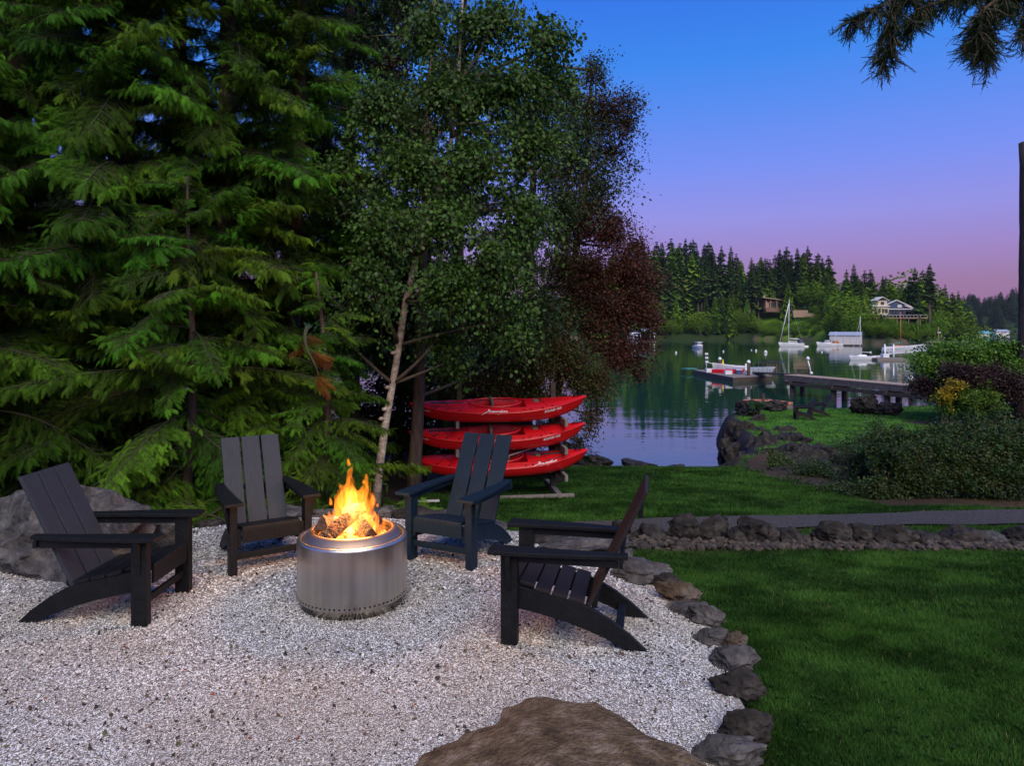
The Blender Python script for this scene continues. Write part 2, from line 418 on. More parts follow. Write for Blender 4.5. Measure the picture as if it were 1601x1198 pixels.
mk = lawn_mask(GX, GY); dfar = sdist(FARP, GX, GY)
n1 = fbm(GX * .9, GY * .9, 21)[..., None]; n2 = fbm(GX / 9, GY / 9, 31)[..., None]
lawn = np.array([.012, .040, .004]) * (1 - n1) + np.array([.032, .085, .010]) * n1
dirt = np.array([.035, .022, .013]) * (1 - n1) + np.array([.075, .05, .03]) * n1
dirt = np.where(((GX < -3) & (GY > 13))[..., None], np.array([.28, .19, .085]) * (.7 + .6 * n1), dirt)
wet = np.array([.03, .027, .022]) + 0 * n1
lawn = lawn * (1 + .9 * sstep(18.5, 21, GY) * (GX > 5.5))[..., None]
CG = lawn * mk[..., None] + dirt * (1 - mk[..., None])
CG = np.where((GZ < WATER + .5)[..., None], wet, CG)
dland = sdist(LAND, GX, GY)
CG = np.where(((dland < .45) & (GX > 6.6) & (GY > 20.0) & (GY < 60))[..., None], np.array([.020, .018, .018]) * (.5 + n1), CG)
brush = np.array([.05, .14, .010]) * (1 - n2) + np.array([.11, .22, .016]) * n2
floor_ = np.array([.018, .04, .010]) + 0 * n2
AN = GX / np.maximum(GY, 1)
slope = ((AN > .355) & (AN < .485) & (GY > 250))[..., None]
CF = np.where(slope, brush, floor_)
bank = np.array([.10, .085, .06]) + 0 * n2
CG = np.where((dfar > -1)[..., None], np.where((dfar < 1.2)[..., None], bank, CF), CG)
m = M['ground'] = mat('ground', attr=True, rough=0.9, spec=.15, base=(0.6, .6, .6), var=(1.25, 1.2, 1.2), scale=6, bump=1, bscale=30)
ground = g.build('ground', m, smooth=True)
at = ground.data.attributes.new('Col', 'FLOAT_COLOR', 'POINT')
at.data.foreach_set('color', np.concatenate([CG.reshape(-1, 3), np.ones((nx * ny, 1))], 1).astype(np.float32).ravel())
tag(ground, 'sloping lawns, garden soil and wooded far shore around the inlet', kind='structure')

# water
wm = bpy.data.materials.new('water'); wm.use_nodes = True
N, L = wm.node_tree.nodes, wm.node_tree.links
b = N['Principled BSDF']
b.inputs['Base Color'].default_value = (0.004, 0.042, 0.028, 1)
b.inputs['Roughness'].default_value = 0.03
b.inputs['IOR'].default_value = 2.7
t = N.new('ShaderNodeTexCoord')
def wnoise(sc, detail, rot=0):
    mp = N.new('ShaderNodeMapping'); mp.inputs['Scale'].default_value = sc; mp.inputs['Rotation'].default_value = (0, 0, rot)
    L.new(t.outputs['Object'], mp.inputs[0])
    nz = N.new('ShaderNodeTexNoise'); nz.inputs['Scale'].default_value = 1; nz.inputs['Detail'].default_value = detail
    L.new(mp.outputs[0], nz.inputs['Vector']); return nz.outputs[0]
def wmath(op, a, bb):
    n = N.new('ShaderNodeMath'); n.operation = op
    for i, q in enumerate((a, bb)):
        if isinstance(q, (int, float)): n.inputs[i].default_value = q
        else: L.new(q, n.inputs[i])
    return n.outputs[0]
big = wnoise((.10, .42, 1), 2, .12); small = wnoise((.55, 2.2, 1), 3, -.1); patch = wnoise((.02, .045, 1), 2)
pm = N.new('ShaderNodeMapRange'); pm.inputs[1].default_value = .42; pm.inputs[2].default_value = .62
L.new(patch, pm.inputs[0])
hgt = wmath('ADD', wmath('MULTIPLY', big, 1.0), wmath('MULTIPLY', wmath('MULTIPLY', small, .22), wmath('ADD', pm.outputs[0], .25)))
bp = N.new('ShaderNodeBump'); bp.inputs['Strength'].default_value = 1; bp.inputs['Distance'].default_value = 0.022
L.new(hgt, bp.inputs['Height']); L.new(bp.outputs[0], b.inputs['Normal'])
g = Geo(); g.add([(-3400, 10, WATER), (3400, 10, WATER), (3400, 1500, WATER), (-3400, 1500, WATER)], np.array([(0, 1, 2, 3)]))
tag(g.build('water', wm), 'calm green inlet water mirroring the far trees and dusk sky', kind='structure')

# gravel path
xs = np.linspace(0.2, 30, 160); ts = np.linspace(0, 1, 8)
PX, PT = np.meshgrid(xs, ts)
e1 = path_lo(PX) + (fbm(PX * 2.2, PX * 0, 4) - .5) * .16; e2 = path_hi(PX) + (fbm(PX * 2.2, PX * 0 + 5, 6) - .5) * .16
PYY = e1 + (e2 - e1) * PT
g = Geo(); ii = np.arange(PX.size).reshape(PX.shape)
g.add(np.stack([PX, PYY, height(PX, PYY) + .022], -1).reshape(-1, 3), np.stack([ii[:-1, :-1], ii[:-1, 1:], ii[1:, 1:], ii[1:, :-1]], -1).reshape(-1, 4))
m = mat('path_gravel', (0.018, 0.016, 0.014), 0.95, var=(0.12, 0.105, 0.095), scale=34, detail=10, bump=1.8, bscale=50, third=(.050, .044, .040))
tag(g.build('gravel_path', m, smooth=True), 'grey crushed gravel path crossing the lawn beyond the low rock wall', kind='structure')

# patio base sheet
def in_poly(poly, X, Y): return sdist(poly, X, Y) > 0
px_ = np.arange(-7, 1.4, .1); py_ = np.arange(-1, 6.7, .1)
AX, AY = np.meshgrid(px_, py_)
def patio_z(X, Y): return (fbm(X * 1.3, Y * 1.3, 12) - .5) * .035 - 0.05 * sstep(.25, 0, sdist(PATIO, X, Y))
def p_in(X, Y): return sdist(PATIO, X, Y)
D = p_in(AX, AY); ii = np.arange(AX.size).reshape(AX.shape)
F = np.stack([ii[:-1, :-1], ii[:-1, 1:], ii[1:, 1:], ii[1:, :-1]], -1).reshape(-1, 4)
F = F[(D.ravel()[F] > -0.11).all(1)]
V = np.stack([AX, AY, patio_z(AX, AY)], -1).reshape(-1, 3)
g = Geo(); g.add(V, F)
m = mat('shell_sand', (0.17, 0.145, 0.13), 0.95, var=(0.46, 0.43, 0.41), scale=55, detail=9, bump=1.4, bscale=90, third=(0.34, .31, .29))
tag(g.build('gravel_patio', m, smooth=True), 'pale crushed shell patio around the fire', kind='structure')

# shell flakes: real shards lying on the patio
def flakes(n_try, ylo, yhi, r0, r1, palette, weights, lift=.004, xlo=-7, dome=.22, flat=.24):
    X = rng.uniform(xlo, 1.4, n_try); Y = rng.uniform(ylo, yhi, n_try)
    k = (p_in(X, Y) > -0.04) & (np.abs(X) < Y * .78 + .2)
    X, Y = X[k], Y[k]; n = len(X)
    Z = patio_z(X, Y) + lift * rng.uniform(.3, 1.6, n)
    ang = np.arange(5)[None] * 2 * math.pi / 5 + rng.uniform(-.4, .4, (n, 5)) + rng.uniform(0, 6, (n, 1))
    rr = rng.uniform(r0, r1, (n, 1)) * rng.uniform(.6, 1.25, (n, 5)); el_ = rng.uniform(.45, 1, (n, 1))
    lx, ly = np.cos(ang) * rr, np.sin(ang) * rr * el_
    ro = rng.uniform(0, 6.28, (n, 1)); lx, ly = lx * np.cos(ro) - ly * np.sin(ro), lx * np.sin(ro) + ly * np.cos(ro)
    tx, ty = rng.normal(0, flat, (n, 1)), rng.normal(0, flat, (n, 1))
    lz = lx * tx + ly * ty
    V = np.zeros((n, 6, 3)); V[:, :5, 0] = X[:, None] + lx; V[:, :5, 1] = Y[:, None] + ly; V[:, :5, 2] = Z[:, None] + lz
    V[:, 5] = np.stack([X, Y, Z + rr.mean(1) * dome * rng.uniform(.2, 1.5, n)], -1)
    base = np.arange(n)[:, None] * 6
    F = np.concatenate([np.stack([base[:, 0] + i, base[:, 0] + (i + 1) % 5, base[:, 0] + 5], -1)[:, None] for i in range(5)], 1).reshape(-1, 3)
    pal = np.array(palette); c = pal[rng.choice(len(pal), n, p=np.array(weights) / sum(weights))] * rng.uniform(.8, 1.12, (n, 1))
    tan = sstep(.44, .64, fbm(X * 1.1, Y * 1.1, 44)) * .65; tn = np.array([.86, .79, .70])
    c = c * (1 - tan[:, None]) + c * tn * tan[:, None]
    return V.reshape(-1, 3), F, np.repeat(np.clip(c, 0, .85), 5, 0)
pal = [(.66, .675, .68), (.55, .57, .60), (.59, .565, .53), (.40, .37, .345), (.25, .21, .18), (.13, .10, .08)]
wts = [42, 27, 17, 8, 4, 2]
g = Geo()
for (nt, y0, y1, r0, r1) in [(165000, 2.3, 3.3, .0022, .0062), (120000, 3.3, 4.5, .003, .0078), (60000, 4.5, 6.7, .005, .012)]:
    g.add(*flakes(nt, y0, y1, r0, r1, pal, wts)[:2], 0, None) if False else (lambda r: g.add(r[0], r[1], 0, r[2]))(flakes(nt, y0, y1, r0, r1, pal, wts, xlo=-5.2))
m = mat('shell', attr=True, rough=.8, spec=.3)
tag(g.build('shell_gravel', m), 'crushed white shell fragments spread over the patio', kind='stuff')
g = Geo()
(lambda r: g.add(r[0], r[1], 0, r[2]))(flakes(12000, 2.3, 6.6, .002, .0085, [(.05, .035, .025), (.09, .06, .04), (.03, .025, .02)], [1, 1, 1], lift=.007, xlo=-5.2, flat=.5))
(lambda r: g.add(r[0], r[1], 0, r[2]))(flakes(5000, 2.3, 6.6, .004, .014, [(.04, .03, .02), (.09, .055, .03), (.02, .018, .015), (.07, .08, .03), (.20, .05, .02)], [5, 4, 4, 1.5, .7], lift=.008, xlo=-5.2, flat=.5))
tag(g.build('leaf_litter', m), 'scattered dark dead leaves and bark bits on the shells', kind='stuff')

# grass
def grass(n_try, xr, yr, hgt_, w, maxd=None):
    X = rng.uniform(*xr, n_try); Y = rng.uniform(*yr, n_try)
    k = (np.abs(X) < Y * .80 + .3) & (rng.uniform(0, 1, n_try) < lawn_mask(X, Y))
    X, Y = X[k], Y[k]; n = len(X); Z = height(X, Y) - .004
    a = rng.uniform(0, 6.28, n); h = hgt_ * rng.uniform(.5, 1.25, n) * (.7 + .6 * fbm(X * 1.5, Y * 1.5, 61))
    lean = rng.normal(0, .45, (n, 2)) + np.stack([fbm(X * 3, Y * 3, 71) - .5, fbm(X * 3, Y * 3, 72) - .5], -1) * 1.6
    ww = w * rng.uniform(.6, 1.3, n)
    dx_, dy_ = np.cos(a) * ww, np.sin(a) * ww
    V = np.zeros((n, 3, 3)); V[:, 0] = np.stack([X - dx_, Y - dy_, Z], -1); V[:, 1] = np.stack([X + dx_, Y + dy_, Z], -1)
    V[:, 2] = np.stack([X + lean[:, 0] * h, Y + lean[:, 1] * h, Z + h], -1)
    F = np.arange(3 * n).reshape(n, 3)
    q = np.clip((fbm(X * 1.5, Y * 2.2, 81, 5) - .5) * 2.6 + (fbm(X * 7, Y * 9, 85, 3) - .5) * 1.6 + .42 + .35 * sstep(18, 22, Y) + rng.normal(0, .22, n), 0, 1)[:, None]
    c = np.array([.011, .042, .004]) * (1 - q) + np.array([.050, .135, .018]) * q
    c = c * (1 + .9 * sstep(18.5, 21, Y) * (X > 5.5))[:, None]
    dry = rng.uniform(0, 1, n)[:, None] < .012
    return V.reshape(-1, 3), F, np.where(dry, np.array([.16, .14, .05]), c)
g = Geo()
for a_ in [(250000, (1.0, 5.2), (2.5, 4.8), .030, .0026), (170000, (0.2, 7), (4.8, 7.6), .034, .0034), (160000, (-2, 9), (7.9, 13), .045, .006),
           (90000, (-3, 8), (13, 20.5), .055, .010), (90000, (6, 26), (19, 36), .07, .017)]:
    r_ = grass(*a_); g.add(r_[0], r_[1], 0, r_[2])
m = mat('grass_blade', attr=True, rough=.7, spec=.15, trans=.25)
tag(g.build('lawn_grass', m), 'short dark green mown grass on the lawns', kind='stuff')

# low broad-leaved weeds and a few fallen leaves in the near lawn
g = Geo(); gl = Geo()
for i in range(520):
    Y_ = random.uniform(2.6, 7.0); X_ = random.uniform(1.0, min(6, Y_ * .8 + .3)); 
    if float(lawn_mask(np.array([X_]), np.array([Y_]))[0]) < .5 or float(fbm(np.array([X_ * 1.3]), np.array([Y_ * 1.3]), 55)[0]) < .47: continue
    z_ = hz(X_, Y_); a0 = random.uniform(0, 6)
    for k in range(random.randint(4, 8)):
        a = a0 + k * 1.1 + random.uniform(-.3, .3); l = random.uniform(.009, .022); ca, sa = math.cos(a), math.sin(a); w = l * .36
        V = [(X_, Y_, z_ + .008), (X_ + ca * l * .55 - sa * w, Y_ + sa * l * .55 + ca * w, z_ + .022), (X_ + ca * l, Y_ + sa * l, z_ + .014), (X_ + ca * l * .55 + sa * w, Y_ + sa * l * .55 - ca * w, z_ + .022)]
        g.add(V, np.array([(0, 1, 2), (0, 2, 3)]), 0, np.array([.026, .075, .014]) * random.uniform(.6, 1.3))
tag(g.build('lawn_weeds', m), 'small clover and broad-leaved weeds dotted through the near lawn', kind='stuff')

# ------------------------------------------------------------------ rocks
import bmesh
_ico = {}
def ico(sub):
    if sub not in _ico:
        bm = bmesh.new(); bmesh.ops.create_icosphere(bm, subdivisions=sub, radius=1)
        V = np.array([v.co[:] for v in bm.verts]); F = np.array([[v.index for v in f.verts] for f in bm.faces]); bm.free()
        _ico[sub] = (V, F)
    return _ico[sub]
def rock_geo(dims, seed, facets=9, sub=3, rough=.16, cut=(.60, .88)):
    V, F = ico(sub); V = V.copy(); r = np.random.default_rng(seed)
    for _ in range(facets):
        n = r.normal(0, 1, 3); n /= np.linalg.norm(n); d = r.uniform(*cut)
        s = V @ n; k = s > d; V[k] -= (s[k] - d)[:, None] * n * .92
    off = Vector(r.uniform(-50, 50, 3))
    ns = np.array([mnoise.fractal(Vector(v) * 1.7 + off, 1.0, 2.0, 4 if sub > 3 else 3) for v in V])
    n2 = np.array([abs(mnoise.noise(Vector(v) * 3.6 + off)) for v in V]); n3 = np.array([mnoise.noise(Vector(v) * 9 + off) for v in V])
    V = V * (1 + rough * ns - rough * 1.1 * n2 + rough * .22 * n3)[:, None]
    V /= np.abs(V).max(0)
    return V * (np.array(dims) / 2), F
def rock(name, loc, dims, rotz, seed, m, label, cat='rock', group=None, facets=9, sub=3, tilt=0.0, parent=None, rough=.24):
    V, F = rock_geo(dims, seed, facets, sub, rough)
    g = Geo(); g.add(V, F)
    o = g.build(name, m, smooth=True, loc=loc, parent=parent)
    o.rotation_euler = (tilt, tilt * .6, rotz)
    try: o.data.set_sharp_from_angle(angle=R(38))
    except Exception: pass
    return tag(o, label, cat, group)
rock('boulder', (-3.62, 5.35, .02), (2.45, 1.15, 1.22), R(-14), 11, M['rock'], 'big grey boulder behind the leftmost black chair', 'boulder', facets=12, sub=5)
rock('boulder', (0.31, 2.38, .0), (1.48, 1.40, .36), R(-6), 23, M['flat_rock'], 'broad flat brown boulder set in the shells at the bottom edge', 'boulder', facets=7, sub=5, rough=.12)

# edging stones of the patio, read off the photograph: pixel centre of the foot, width and height in pixels
edge = [(1140, 1192, 92, 60, 'rock', 'grey angular edging stone beside the flat brown boulder, nearest the bottom edge'),
        (1165, 1150, 62, 66, 'dark_rock', 'dark craggy edging stone just beyond the grey angular one'),
        (1157, 1082, 74, 50, 'dark_rock', 'blackish edging stone in the middle of the patio corner by the lawn'),
        (1148, 1040, 74, 42, 'rock', 'low grey edging stone dusted with shells beside the lawn'),
        (1152, 1012, 40, 34, 'brown_rock', 'small brown edging stone touching the lawn'),
        (1118, 1002, 52, 26, 'rock', 'small flat grey stone half buried in shells near the lawn'),
        (1108, 972, 50, 34, 'rock', 'narrow grey edging stone between the lawn and the shells'),
        (1078, 955, 52, 20, 'rock', 'flat pale stone sunk in the shells behind the brown block'),
        (1068, 938, 58, 44, 'brown_rock', 'square brown edging stone at the corner of the near lawn'),
        (1047, 914, 40, 22, 'dark_rock', 'small dark wedge stone between round grey and square brown stones'),
        (1006, 905, 74, 42, 'rock', 'round grey edging stone beyond the rear foot of the side-on chair'),
        (968, 878, 48, 26, 'rock', 'grey edging stone behind the tilted back of the side-on chair'),
        (905, 862, 120, 28, 'rock', 'long flat grey slab at the patio edge behind the side-on chair'),
        (850, 850, 70, 20, 'dark_rock', 'low dark stone at the patio edge beside the navy chair'),
        (760, 826, 60, 18, 'rock', 'grey edging stone behind the navy chair'),
        (700, 812, 50, 20, 'rock', 'grey edging stone below the kayak rack seen past the navy chair'),
        (648, 808, 52, 22, 'dark_rock', 'dark edging stone beside the left arm of the navy chair'),
        (598, 806, 46, 20, 'rock', 'grey edging stone behind the flames near the birch'),
        (548, 804, 50, 18, 'dark_rock', 'dark edging stone hidden behind the flames'),
        (495, 806, 50, 16, 'rock', 'pale grey edging stone right of the slate chair'),
        (440, 806, 60, 20, 'rock', 'grey edging stone below the armrest of the slate chair'),
        (325, 826, 46, 20, 'dark_rock', 'small dark stone at the foot of the big boulder')]
for i, (u, v, w, h, mt, lb) in enumerate(edge):
    p = P(u, v, -.03); sc = p.y / FPX
    w *= 1.12
    rock('edging_stone', (p.x, p.y + w * sc * .12, -.05 + h * sc * .25), (w * sc * random.uniform(1.15, 1.45), w * sc * random.uniform(.65, .9), h * sc * .78 + .05), random.uniform(-.7, .7) if w < 80 else 0.1,
         100 + i, M[mt], lb, 'stone', 'stones edging the shell patio', sub=5 if p.y < 4.3 else 4, facets=15, rough=.20, tilt=random.uniform(-.15, .15))

# low rock wall beside the gravel path
wall = [(975, 838, 40, 26), (1020, 836, 46, 20), (1066, 830, 46, 30), (1113, 832, 56, 26), (1150, 846, 40, 22), (1186, 838, 76, 32), (1236, 846, 44, 24), (1298, 848, 66, 40), (1342, 850, 40, 34),
        (1394, 858, 62, 42), (1440, 852, 52, 26), (1500, 856, 66, 34), (1549, 862, 68, 34), (1598, 862, 50, 40), (1650, 866, 60, 36), (1710, 868, 70, 40)]
names = ['small dark rock at the chair end of the low wall', 'flat dark rock second from the chair end of the low wall', 'upright dark rock third from the chair end of the wall',
         'wide dark rock fourth from the chair end of the wall', 'small low rock between the wide dark rock and the bluish rock', 'bluish grey rock with a broad top in the low wall',
         'small rock just beyond the broad bluish one', 'large craggy rock midway along the low wall', 'pointed rock touching the large craggy one',
         'tall blocky grey rock with a pale top in the wall', 'low black rock beyond the tall blocky one', 'big round dark rock between the low black and the long grey rocks',
         'long grey slab rock leaning in the wall near its right end', 'dark rock with pale scratches at the right picture edge', 'dark wall rock past the picture edge', 'last dark wall rock past the picture edge']
for i, ((u, v, w, h), lb) in enumerate(zip(wall, names)):
    Y = 7.35 if u > 1140 else 7.55; x = (u - CU) / FPX * Y; z = hz(x, Y); sc = Y / FPX
    zt = CAM_H - (v - h - CV) / FPX * Y
    H = max(zt - z, .12) + .08
    rock('wall_rock', (x, Y, z - .08 + H / 2), (w * sc * 1.15, .34, H), random.uniform(-.4, .4), 300 + i, M['dark_rock'] if i != 12 else M['rock'], lb, 'rock',
         'rocks of the low wall by the gravel path', facets=18, sub=4, rough=.22, tilt=random.uniform(-.2, .2))
# rubble at the foot of that wall
def rubble(name, n, xf, m, label, size=(.014, .055), parent=None, kind='stuff'):
    g = Geo(); tv, tf = ico(1)
    for i in range(n):
        x, y = xf(); s = random.uniform(*size); d = np.array([s, s * random.uniform(.6, 1), s * random.uniform(.4, .8)])
        V = tv * (1 + rng.uniform(-.22, .22, (len(tv), 1))); a = random.uniform(0, 6)
        V = V * d; c_, s_ = math.cos(a), math.sin(a)
        V = np.stack([V[:, 0] * c_ - V[:, 1] * s_ + x, V[:, 0] * s_ + V[:, 1] * c_ + y, V[:, 2] + hz(x, y) + s * .25 + random.uniform(0, .03)], -1)
        q = random.uniform(0, 1); g.add(V, tf, 0, np.array([.05, .045, .045]) * (1 - q) + np.array([.22, .18, .15]) * q)
    return tag(g.build(name, m), label, kind=kind)
def xf1():
    x = random.uniform(0.75, 7.0); return x, random.uniform(6.98, 7.5) if x > 2.4 else random.uniform(7.0, 7.9)
rubble('rock_rubble', 2600, xf1, M['cobble'], 'small broken stones heaped at the foot of the low rock wall')

# rocky bluff of the point and the rock band between the lawns
pts = [(1152, 690, 26.5, 80, 95), (1178, 660, 28.8, 60, 60), (1165, 715, 24.3, 70, 60), (1200, 700, 25.5, 80, 70), (1140, 735, 22.6, 40, 30), (1205, 735, 21.5, 70, 46), (1240, 700, 23, 80, 60),
       (1225, 748, 16.5, 60, 40), (1270, 720, 19.5, 80, 56), (1290, 745, 16.2, 80, 46), (1325, 735, 16.5, 70, 60), (1340, 765, 13.5, 60, 34), (1360, 740, 15.5, 60, 40), (1265, 760, 14.5, 50, 26),
       (1186, 748, 18.2, 44, 20), (1320, 775, 12.2, 60, 20), (1122, 738, 19.7, 40, 16), (1060, 733, 19.9, 34, 12), (1000, 728, 20.3, 60, 14), (935, 722, 20.8, 60, 22), (890, 716, 21.2, 60, 24), (1170, 640, 31, 50, 26), (1210, 636, 33, 50, 20), (1188, 676, 27, 70, 50), (1222, 722, 20.5, 64, 50), (1180, 728, 21.8, 60, 60), (1250, 738, 17.5, 54, 40), (1275, 737, 16.6, 66, 44), (1312, 744, 15.4, 68, 42), (1194, 704, 22.5, 60, 56), (1220, 716, 20.5, 64, 52), (1248, 726, 18.6, 66, 50), (1345, 752, 14.2, 60, 40), (1205, 743, 19.2, 56, 34), (1240, 755, 17, 54, 30)]
lbs = ['bulging dark bluff rock standing in the water below the point', 'upper bluff rock under the tip of the far lawn', 'lowest black bluff rock at the waterline', 'ribbed dark rock in the middle of the bluff',
       'small wet rock at the waterline below the bluff', 'rough dark rock behind the shoreline bush', 'brownish rock along the rim of the far lawn', 'low rock at the end of the middle lawn',
       'broad rock among the shrubs under the far lawn', 'dark rock half hidden by the low green shrub', 'big black rock left of the tall hedge', 'rock at the foot of the hedge end',
       'rock wedged against the hedge', 'small rock between lawn and shrubs', 'reddish flat stone at the corner of the middle lawn', 'flat rock where lawn meets the hedge foot',
       'small shore stone close to the bluff', 'small shore stone midway along the bank', 'low shore stone in the middle of the bank', 'mossy shore rock just right of the kayaks', 'mossy shore rock behind the bow of the lowest kayak',
       'rock at the far tip of the point', 'rock below the orange platform', 'dark rock on the shoulder of the bluff', 'jagged rock between the bluff and the low shrubs', 'black rock above the waterline at the corner of the inlet', 'dark rock just above the middle lawn corner', 'rock on the rim of the far lawn above the shrubs', 'rock on the rim of the far lawn near the hedge', 'black rim rock just right of the bluff shoulder', 'second black rim rock right of the bluff shoulder', 'third black rim rock right of the bluff shoulder', 'rim rock of the far lawn just before the hedge', 'broad dark rock right of the inlet corner at the foot of the band', 'dark rock at the lawn edge right of the broad dark one']
for i, ((u, v, Y, w, h), lb) in enumerate(zip(pts, lbs)):
    p = PY(u, v, Y); sc = Y / FPX
    kk = 1.35 if (i in (0, 2, 3, 4, 5) or i >= 23) else 1.12
    if i in (0, 1, 23): p.z -= .55
    rock('shore_rock', (p.x, p.y - (.25 if kk > 1.2 else 0), p.z), (w * sc * kk, w * sc * kk * .9, h * sc * min(kk, 1.2)), random.uniform(0, 3), 500 + i, M['dark_rock'], lb, 'rock', 'rocks along the shore', facets=16, sub=5 if i < 10 else 4, rough=.32)
for i, (u, v, Y, w, h, lb) in enumerate([(1352, 633, 31.5, 50, 30, 'black craggy outcrop rock on the far lawn, the larger of two'), (1388, 640, 31, 46, 18, 'lower brown outcrop rock beside the craggy one on the far lawn')]):
    p = PY(u, v, Y); sc = Y / FPX
    rock('lawn_rock', p, (w * sc, 1.0, h * sc * 1.4), .2, 560 + i, M['dark_rock'], lb, 'rock', facets=12, sub=4, rough=.3)

# ------------------------------------------------------------------ adirondack chairs
def make_chair(lab, mt, loc, facing, sc=1.0, backmat=None, cat='chair', group=None):
    f = Vector(facing).normalized()
    t = empty('adirondack_chair', loc, math.atan2(-f.x, f.y), lab, cat, group, sc=sc)
    mb = backmat or mt
    def part(name, g, m=mt, bev=.003): return g.build(name, m, t, bevel=bev)
    top = [(.028, .322), (-.10, .297), (-.25, .262), (-.40, .232), (-.46, .212), (-.56, .158), (-.66, .088), (-.735, .022), (-.76, .002)]
    bot = [(-.755, 0), (-.64, 0), (-.55, .048), (-.42, .098), (-.28, .138), (-.12, .172), (.028, .192)]
    for s in (-1, 1):
        part('side_rail', Geo().prism(top + bot, s * .206, s * .233))
        part('leg', Geo().box((s * .262, 0, .2525), (.052, .094, .505)))
        arm = [(.205, .115), (.335, .112), (.338, .02), (.325, -.22), (.305, -.42), (.285, -.60), (.27, -.65), (.215, -.65), (.222, -.42), (.216, -.1)]
        poly = [(s * a, b) for a, b in arm]
        if s < 0: poly = poly[::-1]
        part('armrest', Geo().prism(poly, .507, .530, 'z'))
        part('arm_support', Geo().box((s * .262, -.325, .482), (.024, .545, .046)))
        br = [(s * .290, .30), (s * .334, .505), (s * .290, .505)]
        part('bracket', Geo().prism(br, -.014, .014, 'y'))
    part('apron', Geo().box((0, .040, .277), (.410, .020, .098)))
    part('stretcher', Geo().box((0, 0, .128), (.470, .022, .044)))
    part('rear_brace', Geo().bar((-.205, -.60, .085), (.205, -.60, .085), .045, .020))
    def topz(y): return float(np.interp(-y, [-.03, .10, .25, .40, .46], [.322, .297, .262, .232, .212]))
    for k in range(5):
        y0 = .05 - k * .094; y1 = y0 - .084
        a, b = Vector((0, y0, topz(min(y0, .03)) + .014)), Vector((0, y1, topz(y1) + .014))
        part('seat_slat', Geo().bar(a, b, .406 if k < 1 else .470 if k > 1 else .406, .021))
    for k in (-1, 0, 1):
        x = k * .154
        part('back_slat', Geo().bar((x, -.415, .180), (x, -.748, .868), .139, .021), mb)
    part('back_brace', Geo().bar((-.205, -.465, .235), (.205, -.465, .235), .03, .05))
    part('arm_crossbar', Geo().bar((-.29, -.612, .485), (.29, -.612, .485), .022, .044))
    part('upper_back_brace', Geo().bar((-.17, -.714, .735), (.17, -.714, .735), .028, .05))
    return t
c1 = make_chair('black chair on the left with weathered slate back, in front of the big boulder', M['black_lumber'], (-2.19, 4.29, 0), (1, .0), backmat=M['slate_lumber'], group='chairs around the fire')
c2 = make_chair('charcoal chair with bluish slate back slats behind the fire bowl on the left', M['black_lumber'], (-1.765, 4.99, 0), (.53, -.85), backmat=M['slate_lumber'], group='chairs around the fire')
c3 = make_chair('navy chair with its back to the red kayaks', M['navy_lumber'], (-.53, 5.075, 0), (-.44, -.90), group='chairs around the fire')
c4 = make_chair('near black chair seen side-on facing the fire, brown seat slats and thin leaning back', M['black_lumber'], (.04, 4.06, 0), (-.976, .2), backmat=M['brown_lumber'], group='chairs around the fire')
for o in c4.children:
    if o.name.startswith('seat_slat'): o.data.materials[0] = M['brown_lumber']
z_ = hz(13.3, 29.3)
make_chair('dark chair on the far lawn facing the inlet, the nearer of the two', M['brown_lumber'], (12.15, 29.2, z_ + .0), (-.98, .2), sc=1.08, group='chairs on the far lawn')
make_chair('dark chair on the far lawn, partly behind its twin', M['brown_lumber'], (13.3, 30.4, z_ + .0), (-.98, .2), sc=1.08, group='chairs on the far lawn')

# ------------------------------------------------------------------ fire bowl
SX, SY = -1.024, 4.39
st = empty('steel_fire_pit', (SX, SY, 0), 0, 'round brushed steel fire pit with vent holes round its base', 'fire pit')
Geo().lathe([(.300, 0.0), (.318, .003), (.318, .052), (.322, .056), (.340, .062), (.345, .068), (.345, .415), (.344, .425), (.338, .434), (.328, .437), (.318, .434), (.312, .425), (.308, .412)], 96).build('drum', M['steel'], st, smooth=True)
Geo().lathe([(.311, .423), (.309, .430), (.275, .468), (.262, .476), (.252, .476), (.248, .470), (.250, .440), (.300, .418)], 96, closed=True).build('flame_ring', M['steel_rim'], st, smooth=True)
Geo().lathe([(.262, .455), (.262, .12), (.001, .12)], 72).build('burn_chamber', M['soot'], st, smooth=True)
g = Geo()
def hole(a, r, z, s):
    ca, sa = math.cos(a), math.sin(a); n = 10; V = [(r * ca, r * sa, z)]
    for k in range(n):
        t_ = k * 2 * math.pi / n; w = s * math.cos(t_); V.append((r * math.cos(a + w / r), r * math.sin(a + w / r), z + s * math.sin(t_)))
    g.add(V, [(0, k + 1, (k + 1) % n + 1) for k in range(n)])
for k in range(72): hole(k * 2 * math.pi / 72, .3462, .082, .0062)
for blk in range(6):
    for i in range(7):
        for j in range(2):
            hole(R(-148 + blk * 60) + (i + .5 * j) * .062, .3195, .036 - j * .020, .0066)
tag(g.build('vent_holes', M['black'], st), kind='stuff')

